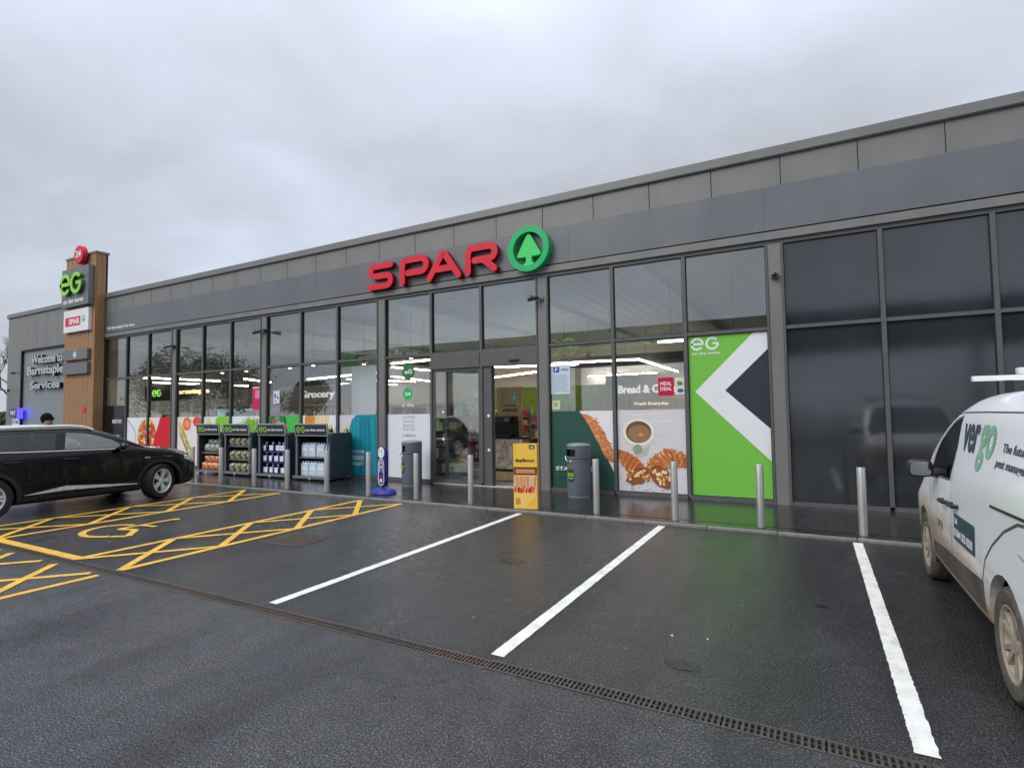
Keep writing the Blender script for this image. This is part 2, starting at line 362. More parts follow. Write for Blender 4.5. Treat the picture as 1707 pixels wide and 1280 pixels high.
def hatch(x0, x1, ys, label, ends=True):
    mb = MB(); z = .004
    stripe(mb, (x0, ys[0] + .0), (x0, ys[-1]), .10, z); stripe(mb, (x1, ys[0]), (x1, ys[-1]), .10, z + .001)
    for a_, b_ in zip(ys, ys[1:]):
        stripe(mb, (x0, a_), (x1, b_), .09, z + .002); stripe(mb, (x1, a_), (x0, b_), .09, z + .003)
    tag(mb.build('hatched_strip', 'ypaint'), label, kind='structure')
YS = [-2.56, -3.76, -4.96, -6.16, -7.35]
hatch(-7.9, -6.86, YS, 'yellow crossed hatching right of the wheelchair bay')
hatch(-11.45, -10.25, YS, 'yellow crossed hatching beside the black car')
mb = MB(); stripe(mb, (-10.25, -7.31), (-7.86, -7.31), .12, .008); tag(mb.build('bay_end_line', 'ypaint'), 'thick yellow line closing the wheelchair bay', kind='structure')
mb = MB(); z = .004
stripe(mb, (-6.87, -7.56), (-6.87, -8.62), .09, z)
stripe(mb, (-6.87, -8.62), (-16, -8.62), .09, z + .001)
for k in range(7):
    xa, xb = -6.87 - 1.15 * k, -6.87 - 1.15 * (k + 1)
    f_ = .14
    stripe(mb, (xa + (xb - xa) * f_, -7.56), (xb, -8.58), .09, z + .002); stripe(mb, (xb - (xb - xa) * f_, -7.56), (xa, -8.58), .09, z + .003)
tag(mb.build('hatched_strip', 'ypaint'), 'yellow crossed hatching along the lane behind the drain', kind='structure')
# wheelchair symbol
mb = MB()
def flat(pts, wd, z): 
    for q, (a_, b_) in enumerate(zip(pts, pts[1:])): stripe(mb, a_, b_, wd, z + .0007 * (q % 3), 0)
WC_ARC = [(-9.50, -5.87), (-9.68, -5.96), (-9.79, -6.10), (-9.80, -6.25), (-9.73, -6.40), (-9.60, -6.53), (-9.44, -6.61), (-9.27, -6.64), (-9.10, -6.61), (-8.92, -6.50)]
WC_ZIG = [(-9.38, -5.90), (-9.34, -6.17), (-9.06, -6.07), (-8.68, -6.37), (-8.88, -6.50)]
WC_BAR = [(-9.34, -5.93), (-9.35, -5.32)]; WC_SM = [(-9.33, -5.86), (-8.99, -5.82)]
flat(WC_ARC, .095, .004); flat(WC_ZIG, .095, .007); flat(WC_BAR, .085, .010); flat(WC_SM, .08, .0125)
hx, hy = WC_BAR[-1]; mb.add([(x, y, .0045) for x, y in circ(hx, hy, .075, n=16)], [list(range(16))])
tag(mb.build('wheelchair_symbol', 'ypaint'), 'yellow wheelchair symbol painted in the bay between hatchings', kind='structure')
mb = MB(); sheet(mb, -6, 8.7, -2.075, -2.05, PZ + .004)
tag(mb.build('slot_drain', 'gasket'), 'thin black slot running along the footway behind the bollards', kind='structure')
def stain(x, y, rx, ry, lb, m_):
    r3 = random.Random(int(x * 50)); n = 26; rad = [1 + r3.uniform(-.3, .3) for _ in range(n)]; rad = [(rad[i - 1] + rad[i]) / 2 for i in range(n)]
    mb = MB(); mb.add([(x + rx * q * math.cos(6.283 * i / n), y + ry * q * math.sin(6.283 * i / n), .003) for i, q in enumerate(rad)], [list(range(n))]); tag(mb.build('oil_stain', m_), lb, kind='structure')
MT['oil'] = asphalt('oily_asphalt', (.010, .010, .010), .10, .22, .35)
stain(-.82, -6.86, .12, .07, 'dark oil stain in the bay left of the van', MT['oil'])
stain(-3.1, -5.1, .16, .10, 'dark damp patch in the middle bay', MT['oil']); stain(.0, -5.2, .05, .03, 'small dark spot in the bay left of the van', MT['oil'])
# drain
drain = empty('drain_channel', (0, -7.435, 0)); tag(drain, 'rusty slotted drainage channel crossing the car park at the bay ends', kind='structure')
mb = MB(); mb.box(-260, 260, -.07, .07, -.16, -.12); mb.box(-260, 260, -.075, -.068, -.12, -.0005); mb.box(-260, 260, .068, .075, -.12, -.0005); mb.build('trough', 'black', drain)
g = MB(); g.box(0, .496, -.066, -.046, -.03, .003); g.box(0, .496, .046, .066, -.03, .003); g.box(0, .496, -.004, .004, -.03, .0)
for i in range(16): g.box(.004 + i * .0315, .018 + i * .0315, -.046, .046, -.03, .002)
g0 = g.build('drain_grate', 'iron', drain, loc=(-24, 0, 0)); grust = g0.data.copy(); grust.materials[0] = MT['ironrust']
for i in range(1, 62):
    q = g0.copy(); col.objects.link(q); q.location = (-24 + .5 * i, 0, random.uniform(-.002, .002))
    if random.random() < .3: q.data = grust
mb = MB()
for k, (a_, b_) in enumerate(((-260, -24), (7, 260))): mb.box(a_, b_, -.066, .066, -.03, -.001)
mb.build('cover_strip', 'iron', drain)
# manhole cover
mh = empty('manhole_cover', (-6.27, -5.42, 0), R(3), 'rusty square manhole cover set in the bay beside the yellow hatching', 'manhole cover')
mb = MB(); mb.box(-.33, .33, -.33, .33, -.02, .004); mb.build('cover_frame', 'iron', mh)
mb = MB(); mb.box(-.29, .29, -.29, .29, 0, .006)
for i in range(9):
    for j in range(9): mb.box(-.27 + i * .063, -.235 + i * .063, -.27 + j * .063, -.235 + j * .063, .006, .012)
mb.build('cover_plate', 'ironrust', mh)
# small scraps on the asphalt
for i, (x, y, s_, lb) in enumerate(((-1.0, -6.4, .010, 'pale speck of chewing gum in the bay by the van'), (-.75, -6.35, .007, 'smaller pale speck beside the chewing gum'))):
    mb = MB(); mb.lathe([(s_ * .9, 0), (s_, .003), (s_ * .5, .008), (0, .009)], 7, c=(x, y, 0), sy=.7); tag(mb.build('pebble', 'wpaint'), lb, 'pebble')

# ================================================================== SHOP BUILDING
bd = empty('shop_building', (0, 0, 0), 0, 'long single storey grey shop with tall glazed front', 'building')
XC = [-.51 + 4.55 * k for k in range(-4, 3)]          # column centres; the tower stands at the fifth to the left
XL, XR = -31.5, 8.75
HEAD, TR = 4.67, 3.11
# far walls and roof
mb = MB(); mb.box(XL, XL + .2, .02, 14.5, PZ, 6.1); mb.box(XR - .2, XR, .02, 14.5, PZ, 6.1); mb.box(XL + .2, XR - .2, 14.3, 14.5, PZ, 6.1); mb.build('outer_wall', 'clad', bd)
mb = MB(); mb.box(XL + .05, XR - .05, .15, 14.4, 6.10, 6.2); mb.build('roof', 'coping', bd)
mb = MB(); mb.box(XL - .04, XR + .04, -.12, .12, 6.165, 6.33); mb.box(XL - .04, XR + .04, -.105, .10, 6.150, 6.165); mb.box(XL - .04, XL + .2, .121, 14.5, 6.165, 6.33); mb.build('coping', 'coping', bd, bevel=.006)
# backing wall behind fascia
mb = MB(); mb.box(-23.2, XR - .21, .03, .14, 4.62, 6.1); mb.build('backing_wall', 'gasket', bd)
# cladding panels, one by one
cm = MB(); cm.box(.005, 1.155, -.06, -.02, 5.634, 6.15); c0 = None
pmb = MB(); pmb.box(-23.15, -22.462, -.06, -.02, 5.634, 6.15); pmb.build('cladding_panel', 'clad', bd, bevel=.004)
k = 0; x = -.357 - 20 * 1.163
while x < XR - .5:
    if x > -23.4:
        if c0 is None: c0 = cm.build('cladding_panel', 'clad', bd, bevel=.004, loc=(x, 0, 0))
        else: q = c0.copy(); col.objects.link(q); q.location = (x, random.uniform(-.002, .002), 0)
    x += 1.163
mb = MB(); mb.box(-23.15, XR, -.02, .03, 4.8, 6.15); mb.build('panel_rail', 'gasket', bd)
# blue-grey fascia boards
x = -23.14; ls = [5.27, 12.0, 3.03, 3.03, 3.03, 3.03, 3.03, 3.6]
xs = [-23.15, -19.4, -15.65, -11.9, -8.15, -4.40, -.65, 3.1, 6.85, XR]
for a_, b_ in zip(xs, xs[1:]):
    mb = MB(); mb.box(a_ + .0015, b_ - .0015, -.085, -.021, 4.845, 5.631); mb.build('fascia_panel', 'fascia', bd)
mb = MB(); mb.box(-23.15, XR, -.10, .02, 4.675, 4.815); mb.build('head_trim', 'clad', bd, bevel=.005)
mb = MB(); mb.box(-23.15, XR, -.05, .04, 4.60, 4.6745); mb.build('head_frame', 'frame', bd)
# columns: flat casing with a frame strip on either side
cm = MB(); cm.box(-.105, .105, -.055, .05, PZ, 4.60); c0 = None
fm = MB(); fm.box(-.145, -.11, -.075, .05, PZ, 4.60); fm.box(.11, .145, -.075, .05, PZ, 4.60)
sm = MB(); sm.box(-.110, -.105, -.05, .04, PZ, 4.60); sm.box(.105, .110, -.05, .04, PZ, 4.60)
for xc in XC:
    if c0 is None:
        c0 = cm.build('column_casing', 'clad', bd, loc=(xc, 0, 0)); f0 = fm.build('column_frame', 'frame', c0); s0 = sm.build('shadow_gap', 'gasket', c0)
    else: copy_tree(c0, bd, (xc, 0, 0))
mm = MB(); mm.box(-.033, .033, -.06, .06, PZ + .07, 4.60)
tm = {}
tmull = None; trans = None; sill = None
edges = [-23.17 - .145] + XC
bays = []
for a_, b_ in zip([-23.18] + XC, XC + []):
    bays.append((a_ + .145, b_ - .145))
DOORBAY = (XC[2] + .145, XC[3] - .145)                 # -9.47 .. -5.20
panes = {}
def pane(x0, x1, z0, z1, material, y=0):
    key = (round(x1 - x0, 3), round(z0, 2), round(z1, 2), material)
    if key in panes: q = panes[key].copy(); col.objects.link(q); q.location = (x0, y, 0)
    else:
        mb = MB(); mb.box(0, x1 - x0, -.004, .004, z0, z1); panes[key] = q = mb.build('window_pane', material, bd, loc=(x0, y, 0))
    return q
gk = {}
def gaskets(x0, x1, z0, z1):
    key = (round(x1 - x0, 3), round(z0, 2), round(z1, 2))
    if key in gk: q = gk[key].copy(); col.objects.link(q); q.location = (x0, 0, 0); return
    mb = MB(); W_ = x1 - x0; t_ = .012
    mb.box(0, t_, -.03, .03, z0, z1); mb.box(W_ - t_, W_, -.03, .03, z0, z1); mb.box(t_, W_ - t_, -.03, .03, z0, z0 + t_); mb.box(t_, W_ - t_, -.03, .03, z1 - t_, z1)
    gk[key] = mb.build('pane_gasket', 'gasket', bd, loc=(x0, 0, 0))
for bi, (x0, x1) in enumerate(bays):
    door = abs(x0 - DOORBAY[0]) < .05
    wd = (x1 - x0)
    if bi == 0: x0 = -23.1; wd = x1 - x0
    ms = [x0 + wd / 3, x0 + 2 * wd / 3]
    dark = x0 > -.6
    for mx_ in ms:
        if tmull is None: tmull = mm.build('mullion', 'frame', bd, loc=(mx_, 0, 0))
        else: q = tmull.copy(); col.objects.link(q); q.location = (mx_, 0, 0)
    cells = [(x0, ms[0] - .033), (ms[0] + .033, ms[1] - .033), (ms[1] + .033, x1)]
    for ci, (a_, b_) in enumerate(cells):
        mb = MB(); mb.box(a_, b_, -.05, .05, TR - .03, TR + .03); mb.build('transom', 'frame', bd)
        if not (door and ci > 0):
            mb = MB(); mb.box(a_, b_, -.055, .05, PZ, PZ + .07); mb.build('sill_rail', 'frame', bd)
        gaskets(a_, b_, TR + .03, 4.60); pane(a_ + .008, b_ - .008, TR + .038, 4.592, 'darkglass' if dark else 'glassup')
        if not (door and ci > 0):
            gaskets(a_, b_, PZ + .07, TR - .03); pane(a_ + .008, b_ - .008, PZ + .078, TR - .038, 'darkglass' if dark else 'glass')
    if door:
        DX = cells
# dark backing behind the closed panes on the right
mb = MB(); mb.box(-.36, XR - .21, .08, .14, PZ, 4.61); mb.build('backing_wall', 'gasket', bd)
# left end beyond the tower: cladding with a recessed pale panel
mb = MB(); mb.box(XL, -30.2, -.06, .019, PZ, 6.149); mb.box(-30.2, -23.16, -.06, .019, 4.66, 6.149); mb.build('left_wall', 'clad', bd)
mb = MB()
for i in range(1, 8): mb.box(XL + i * .9 + .1, XL + i * .9 + .108, -.0625, -.06, 4.67, 6.148)
mb.build('panel_joints', 'frame', bd)
mb = MB(); mb.box(-30.2, -23.16, .03, .15, PZ, 4.66); mb.build('recessed_panel', 'recess', bd)
mb = MB(); mb.box(-30.2, -30.14, -.055, .03, PZ, 4.66); mb.box(-30.14, -25.5, -.055, .03, 4.60, 4.66); mb.build('recess_edge', 'gasket', bd)
# door set
hb = empty('entrance_door', (0, 0, 0)); hb.parent = bd; hb['label'] = 'automatic sliding entrance door standing half open'
(a1, b1), (a2, b2) = DX[1], DX[2]
for a_, b_ in ((a1, b1), (a2, b2)):
    mb = MB(); mb.box(a_, b_, -.075, .09, 2.74, TR - .03); mb.build('door_header', 'frame', hb, bevel=.004)
mb = MB(); mb.box(a2 + .72, a2 + .95, -.12, -.076, 2.82, 2.86); mb.build('door_sensor', 'black', hb, bevel=.006)
def leaf(x0, x1, y, st=.05, str_=None):
    str_ = str_ or st
    mb = MB(); mb.box(x0, x0 + st, y - .02, y + .02, .045, 2.74); mb.box(x1 - str_, x1, y - .02, y + .02, .045, 2.74); mb.box(x0 + st, x1 - str_, y - .02, y + .02, .045, .13); mb.box(x0 + st, x1 - str_, y - .02, y + .02, 2.67, 2.74)
    mb.build('door_leaf', 'frame', hb)
    mb = MB(); mb.box(x0 + st, x1 - str_, y - .003, y + .003, .13, 2.67); mb.build('door_pane', 'glass', hb)
leaf(a1, b1, -.01, .06); leaf(a1 + .30, a2 + .24, .07, .06, .06)
mb = MB(); mb.box(a2, a2 + .22, -.03, .03, .045, 2.74); mb.build('door_jamb', 'frame', hb)
mb = MB(); mb.box(a1, b2, -.05, .12, PZ, .044); mb.build('threshold', 'silver', hb)
for i, (xx, zz) in enumerate(((a1 + .30, 1.72), (a1 + .30, 1.08), (a2 + .14, 1.62), (a2 + .14, .85))):
    mb = MB(); mb.lathe([(.0, -.001), (.035, -.001), (.035, 0)], 16, 'y', (xx, -.032 if xx < a2 else -.031, zz)); mb.build('glass_marker', 'white', hb)
# ------------------------------------------------------------------ interior shell (parts of the building)
mb = MB(); mb.box(XL + .2, XR - .2, .06, 14.3, PZ + .0005, PZ + .006); mb.build('shop_floor', 'floor', bd)
mb = MB(); mb.box(XL + .2, XR - .2, .14, 14.3, 4.86, 4.9); mb.build('shop_ceiling', 'ceil', bd)
for i in range(9):
    mb = MB(); mb.box(-27 + i * 3.4, -26.82 + i * 3.4, .15, 14.2, 4.70, 4.859); mb.build('ceiling_beam', 'beam', bd)
mb = MB()
for i in range(60): mb.box(-24 + i * .4, -23.86 + i * .4, .15, 14.2, 4.845, 4.8585)
mb.build('deck_ribs', 'ceil', bd)
mb = MB(); mb.box(XL + .21, XR - .21, 14.2, 14.299, PZ + .01, 4.85); mb.box(XL + .201, XL + .25, .06, 14.19, PZ + .01, 4.85); mb.box(-.30, -.22, .2, 14.19, PZ + .01, 4.85); mb.build('inner_wall', 'iwall', bd)
for a_, b_, y0_, y1_ in ((-30, -20, 8.5, 12.5), (-12, -8, 3.8, 6.2), (-8, -1.0, 7.6, 9.5)):
    mb = MB(); mb.box(a_, b_, y0_, y1_, 3.35, 3.6); tag(mb.build('ceiling_raft', 'duct'), 'dark ceiling raft hanging inside the shop over x', 'ceiling raft')
for o, l in zip([q for q in col.objects if q.name.startswith('ceiling_raft')], ('dark ceiling raft over the shelves at the left end of the shop', 'dark ceiling raft hanging inside behind the entrance pane', 'dark ceiling raft over the bakery counter')): o['label'] = l
# lit strips (hang inside)
STR = [((-7.78, 6.39), (-4.86, 6.7), 'lit strip lamp over the bakery counter, horizontal one'), ((-4.86, 6.7), (-5.07, 13.5), 'lit strip lamp running away from the bakery counter corner'),
 ((-9.3, 13.9), (-6.0, 13.6), 'short lit strip lamp at the back wall over the bakery'), ((-12.0, 3.08), (-10.28, 2.81), 'lit strip lamp just above the green sticker pane'),
 ((-12.96, 4.19), (-12.82, 6.9), 'second lit strip lamp behind the green sticker pane'), ((-16.21, 7.91), (-17.4, 12.3), 'third lit strip lamp behind the green sticker pane'),
 ((-20.48, 7.03), (-15.18, 5.84), 'long lit strip lamp over the grocery shelves'), ((-19.2, 8.2), (-18.2, 12.0), 'lit strip lamp behind the long one over the grocery shelves'), ((-22.5, 10.76), (-20.8, 13.62), 'lit strip lamp farthest back over the grocery shelves'),
 ((-10.14, 6.46), (-7.2, 7.3), 'lit strip lamp seen at the top of the open doorway'), ((-13.25, 11.72), (-9.0, 9.0), 'slanting lit strip lamp lower in the open doorway'),
 ((-24.3, 1.88), (-24.4, 5.3), 'lit strip lamp over the till sign at the left end'), ((-22.2, 5.0), (-23.56, 7.4), 'lit strip lamp beside the red poster at the left end'), ((-27.5, 4.0), (-27.5, 9), 'lit strip lamp at the far left of the shop'), ((-3.2, 2.5), (-1.2, 2.5), 'lit strip lamp behind the green arrow poster')]
for (p0_, p1_, lb) in STR:
    a_ = Vector((*p0_, 3.3)); b_ = Vector((*p1_, 3.3)); t_ = empty('strip_lamp', a_, 0, lb, 'strip lamp', 'strip lamps hanging inside the shop'); d_ = b_ - a_; ln = d_.length; an = math.atan2(d_.y, d_.x)
    t_.rotation_euler.z = an
    mb = MB(); mb.box(0, ln, -.028, .028, 0, .035); mb.build('diffuser', 'lamp', t_)
    mb = MB(); mb.box(0, ln, -.012, .012, .036, .10); mb.tube([(ln * .15, 0, .10), (ln * .15, 0, 1.5)], .006, 5); mb.tube([(ln * .85, 0, .10), (ln * .85, 0, 1.5)], .006, 5); mb.build('housing', 'unitframe', t_)
for i, (x, y, z, lb) in enumerate(((-19.49, 2.18, 3.3, 'round spotlight inside the third pane from the left column'), (-18.07, 2.17, 3.3, 'round spotlight inside beside the left column'), (-15.81, 2.22, 3.3, 'round spotlight above the grocery sign, left one'), (-14.45, 2.03, 3.3, 'round spotlight above the grocery sign, middle one'), (-13.24, 1.82, 3.3, 'round spotlight above the grocery sign, right one'), (-12.75, 2.6, 3.3, 'round spotlight beside the white hanging board'), (-10.35, 2.03, 3.3, 'round spotlight above the green round sticker'))):
    t_ = empty('spotlight', (x, y, z), 0, lb, 'spotlight', 'small round spotlights inside the shop front')
    mb = MB(); mb.lathe([(.0, 0), (.05, 0), (.05, .01)], 16); mb.build('lens', 'spot', t_)
    mb = MB(); mb.lathe([(.055, .0105), (.06, .03), (.045, .09), (.02, .11)], 16); mb.tube([(0, 0, .11), (0, 0, 1.5)], .007, 6); mb.build('stem', 'unitframe', t_)
t_ = empty('pendant_lamp', (-5.78, 4.57, 3.3), 0, 'white pendant lamp on a long thin rod behind the parking notice pane', 'pendant lamp')
mb = MB(); mb.lathe([(.10, 0), (.12, .015), (.03, .09), (.012, .12)], 20); mb.build('lamp_shade', 'white', t_); mb = MB(); mb.tube([(0, 0, .12), (0, 0, 1.55)], .012, 8); mb.build('rod', 'white', t_)
t_ = empty('pendant_lamp', (-6.7, 5.44, 3.3), 0, 'smaller pendant lamp on a rod left of the long rod', 'pendant lamp')
mb = MB(); mb.lathe([(.08, 0), (.10, .015), (.03, .07), (.012, .1)], 20); mb.build('lamp_shade', 'white', t_); mb = MB(); mb.tube([(0, 0, .1), (0, 0, 1.55)], .011, 8); mb.build('rod', 'white', t_)

# ================================================================== SIGNS ON THE FRONT
sg = empty('shop_sign', (0, 0, 0), 0, 'large red raised letters spelling SPAR on the fascia', 'shop sign')
Y0, Y1, WD = -.235, -.10, .155
def letter(paths, label):
    mb = MB()
    for i, (pts, closed) in enumerate(paths): mb.stroke(pts, WD, Y0 - .0008 * i, Y0 + .02, closed)
    o = mb.build('letter', 'red', sg, smooth=40)
    mb = MB()
    for i, (pts, closed) in enumerate(paths): mb.stroke(pts, WD * .98, Y0 + .0205 - .0004 * i, Y1, closed)
    mb.build('letter_return', 'reddark', o, smooth=40)
def arc(cx, cz, r, a0, a1, n=10): return circ(cx, cz, r, r, n, a0, a1)
r_ = .125
letter([([(-9.14, 5.43)] + arc(-9.68, 5.305, r_, 90, 270) + arc(-9.28, 5.045, .13, 90, -90) + [(-9.84, 4.915)], False)], 'S')
letter([([(-8.77, 4.91), (-8.77, 5.33)] + arc(-8.67, 5.38, .07, 180, 90, 4) + arc(-8.20, 5.29, .16, 90, -90) + [(-8.60, 5.13)], False)], 'P')
letter([([(-7.95, 4.90), (-7.60, 5.40)] + arc(-7.535, 5.40, .06, 150, 30, 5) + [(-7.11, 4.90)], False), ([(-7.74, 5.10), (-7.32, 5.10)], False)], 'A')
letter([([(-6.84, 4.91), (-6.84, 5.33)] + arc(-6.74, 5.38, .07, 180, 90, 4) + arc(-6.27, 5.305, .145, 90, -90) + [(-6.66, 5.16)], False), ([(-6.42, 5.15), (-6.14, 4.92)], False)], 'R')
lg = empty('round_logo_sign', (0, 0, 0), 0, 'round green fir tree emblem with a ring on the fascia', 'shop sign')
mb = MB(); mb.stroke(circ(-5.28, 5.215, .43, n=48), .13, -.25, -.09, True); mb.build('ring', 'green', lg, smooth=40)
tr = [(-5.28, 5.55), (-5.22, 5.50), (-4.99, 5.09), (-5.02, 5.05), (-5.21, 5.05), (-5.21, 4.93), (-5.12, 4.865), (-5.2, 4.835), (-5.36, 4.835), (-5.44, 4.865), (-5.35, 4.93), (-5.35, 5.05), (-5.54, 5.05), (-5.57, 5.09), (-5.34, 5.50)]
mb = MB(); mb.prism(tr, -.215, -.10); mb.build('fir_tree', 'greentree', lg, bevel=.006)
o = text('lettering_sign', 'EG Barnstaple Services', -22.95, -21.1, 4.92, 5.05, -.0855, 'white', bold=.02, depth=.01); tag(o, 'small white words EG Barnstaple Services at the left end of the fascia', 'sign')
wl = empty('wall_lettering', (0, 0, 0), 0, 'raised white words Welcome to Barnstaple Services on the pale wall panel', 'sign')
for s_, x0, x1, z0, z1 in (('Welcome to', -29.0, -26.3, 3.98, 4.34), ('Barnstaple', -29.4, -26.2, 3.42, 3.88), ('Services', -29.1, -26.5, 2.92, 3.24)):
    text('word', s_, x0, x1, z0, z1, -.10, 'unitpale', wl, depth=.02, bold=.025); text('word_return', s_, x0, x1, z0, z1, .025, 'gasket', wl, depth=.1245, bold=.02)
# ---- timber tower
tw = empty('sign_tower', (0, 0, 0), 0, 'tall timber clad tower carrying the signs at the left end', 'sign tower')
mb = MB(); mb.box(-25.43, -23.20, -.38, .0, 0, 7.86); mb.build('core', 'gasket', tw)
pm = MB(); pm.box(.003, .146, -.021, 0, .03, 7.82); p0 = None
for i in range(15):
    x = -25.45 + .151 * i
    if p0 is None: p0 = pm.build('plank', 'cedar', tw, bevel=.003, loc=(x, -.381, 0))
    else: q = p0.copy(); col.objects.link(q); q.location = (x, -.381 + random.uniform(-.003, .003), 0)
for i in range(2):
    q = p0.copy(); col.objects.link(q); q.location = (-23.198, -.38 + .15 * i, 0); q.rotation_euler = (0, 0, R(90))
for z0, z1 in ((6.34, 7.82),):
    mb = MB(); mb.box(-25.45, -25.435, -.38, 0, .03, 7.82); mb.build('side_board', 'cedar', tw)
mb = MB(); mb.box(-25.48, -23.15, -.43, .03, 7.821, 7.90); mb.build('cap', 'coping', tw, bevel=.006)
s24 = empty('round_sign', (0, 0, 0), 0, 'round red sign with 24 on top of the timber tower', 'sign')
mb = MB(); mb.lathe([(0, -.62), (.33, -.62), (.345, -.60), (.345, -.47), (.33, -.45), (0, -.45)], 36, 'y', (-24.02, 0, 7.83)); mb.build('disc', 'red', s24, smooth=40)
text('numerals', '24', -24.22, -23.82, 7.72, 7.98, -.6205, 'white', s24, depth=.01, bold=.03)
mb = MB(); mb.box(-24.06, -23.98, -.45, -.405, 7.55, 7.80); mb.build('bracket', 'frame', s24)
es = empty('panel_sign', (0, 0, 0), 0, 'grey square panel with lime letters eG on the timber tower', 'sign')
mb = MB(); mb.box(-25.30, -23.28, -.60, -.405, 5.90, 7.37); mb.build('panel', 'fascia', es, bevel=.01)
mb = MB(); eg_logo(mb, -25.16, 6.33, .80, -.73, -.70, 1.03); mb.build('letters', 'lime', es, smooth=40)
mb = MB(); eg_logo(mb, -25.16, 6.33, .80, -.699, -.602, 1.03); mb.build('letter_return', 'limedark', es, smooth=40)
text('words', 'on the move', -25.1, -23.6, 6.02, 6.22, -.6005, 'white', es, depth=.02, bold=.03)
ws = empty('panel_sign', (0, 0, 0), 0, 'white panel with a small red SPAR block on the timber tower', 'sign')
mb = MB(); mb.box(-25.28, -23.40, -.52, -.405, 4.95, 5.80); mb.build('panel', 'white', ws, bevel=.008)
mb = MB(); mb.box(-25.14, -23.98, -.523, -.5205, 5.18, 5.52); mb.build('red_block', 'red', ws)
text('word', 'SPAR', -24.85, -24.03, 5.24, 5.46, -.5235, 'white', ws, bold=.04)
mb = MB(); mb.stroke(circ(-23.75, 5.40, .12, n=20), .03, -.523, -.5205, True); mb.prism([(-23.75, 5.49), (-23.67, 5.33), (-23.83, 5.33)], -.5225, -.5206); mb.build('small_emblem', 'green', ws)
for z0, z1, lb, mk in ((3.88, 4.27, 'upper small dark panel with a pale round mark on the timber tower', 1), (3.34, 3.76, 'lower small blank dark panel on the timber tower', 0)):
    q = empty('small_panel_sign', (0, 0, 0), 0, lb, 'sign'); mb = MB(); mb.box(-25.28, -23.42, -.52, -.405, z0, z1); mb.build('panel', 'fascia', q, bevel=.006)
    if mk:
        mb = MB(); mb.lathe([(0, -.523), (.13, -.523), (.13, -.5205)], 20, 'y', (-24.35, 0, (z0 + z1) / 2)); d = mb.build('round_mark', 'white', q)
        mb = MB(); mb.stroke(circ(-24.35, (z0 + z1) / 2, .10, n=16), .03, -.525, -.5235, True); mb.build('green_ring', 'green', d)
q = empty('small_notice', (0, 0, 0), 0, 'little orange notice fixed low on the timber tower', 'notice'); mb = MB(); mb.box(-23.9, -23.68, -.42, -.404, 1.88, 2.10); mb.build('plate', 'red', q)
# night pay hatch
q = empty('night_pay_hatch', (0, 0, 0), 0, 'dark night pay hatch panel beside the timber tower', 'pay hatch')
mb = MB(); mb.box(-23.08, -21.75, -.05, -.012, .1, 2.12); mb.build('panel', 'blackgloss', q)
text('words', 'NIGHT PAY', -22.55, -21.9, 1.47, 1.62, -.0505, 'white', q, bold=.02)
mb = MB(); mb.box(-22.6, -21.95, -.12, -.051, .95, 1.05); mb.build('tray', 'silver', q)
# blue lit sign at far left end
q = empty('pay_sign', (0, 0, 0), 0, 'small blue lit sign box at the far left end of the wall', 'sign')
mb = MB(); mb.box(-30.75, -29.95, -.22, -.062, 1.78, 2.12); mb.build('box', 'navy', q, bevel=.01)
mb = MB(); mb.box(-29.95, -29.80, -.22, -.07, 1.70, 2.14); mb.build('lit_edge', emis('blue_lit_edge', (.04, .03, 1), 3.5), q)
text('word', 'PAY', -30.6, -30.1, 1.85, 2.04, -.2205, 'white', q, bold=.03)
mb = MB(); mb.box(-30.72, -30.1, -.10, -.062, 1.35, 1.72); q2 = mb.build('wall_notice', 'white'); tag(q2, 'white notice under the blue lit sign', 'notice')
text('notice_words', 'PAY HERE', -30.66, -30.16, 1.48, 1.6, -.1005, 'navy', q2, bold=.02)
# wall lamps and arm at left end
for x, z, lb in ((-31.3, 2.95, 'small wall lamp near the far left corner'), (-29.9, 3.62, 'small arm bracket at the edge of the recessed wall')):
    q = empty('wall_lamp', (x, -.06, z), 0, lb, 'wall lamp'); mb = MB(); mb.box(-.03, .03, -.05, 0, -.05, .05); mb.tube([(0, -.04, 0), (0, -.30, .02)], .015, 6); mb.build('arm', 'black', q); mb = MB(); mb.box(-.10, .10, -.42, -.30, -.02, .05); mb.build('head', 'red' if z < 3 else 'black', q, bevel=.01)
# CCTV
def cctv(x, z, dx, lb):
    q = empty('security_camera', (x, -.058, z), 0, lb, 'security camera', 'security cameras on the columns')
    mb = MB(); mb.lathe([(0, -.03), (.05, -.03), (.055, 0)], 14, 'y'); mb.tube([(0, -.03, 0), (dx * .05, -.10, -.01), (dx * .12, -.13, .0)], .016, 8); mb.build('bracket', 'unitframe', q)
    mb = MB(); d = Vector((dx, -.5, -.25)).normalized(); c_ = Vector((dx * .12, -.13, 0)); mb.tube([c_ - d * .10, c_ + d * .14], .042, 12); mb.box(c_.x - .05, c_.x + .05 + dx * .08, c_.y - .12, c_.y + .03, .035, .05); mb.build('body', 'black', q)
cctv(-18.71, 4.03, -1, 'security camera on the column beside the pizza poster'); cctv(-18.60, 3.99, 1, 'second security camera on the column beside the pizza poster')
cctv(-14.16, 4.15, -1, 'security camera pointing left on the column above the display units'); cctv(-14.05, 4.13, 1, 'security camera pointing right on the column above the display units')
cctv(-5.06, 4.13, -1, 'security camera on the column right of the entrance')
q = empty('dome_camera', (-.51, -.058, 4.03), 0, 'round dome camera on the column right of the green arrow poster', 'security camera')
mb = MB(); mb.lathe([(0, -.12), (.04, -.11), (.065, -.07), (.07, 0)], 18, 'y'); mb.build('housing', 'unitframe', q, smooth=40); mb = MB(); mb.lathe([(0, -.145), (.025, -.135), (.042, -.112)], 14, 'y'); mb.build('lens', 'blackgloss', q)

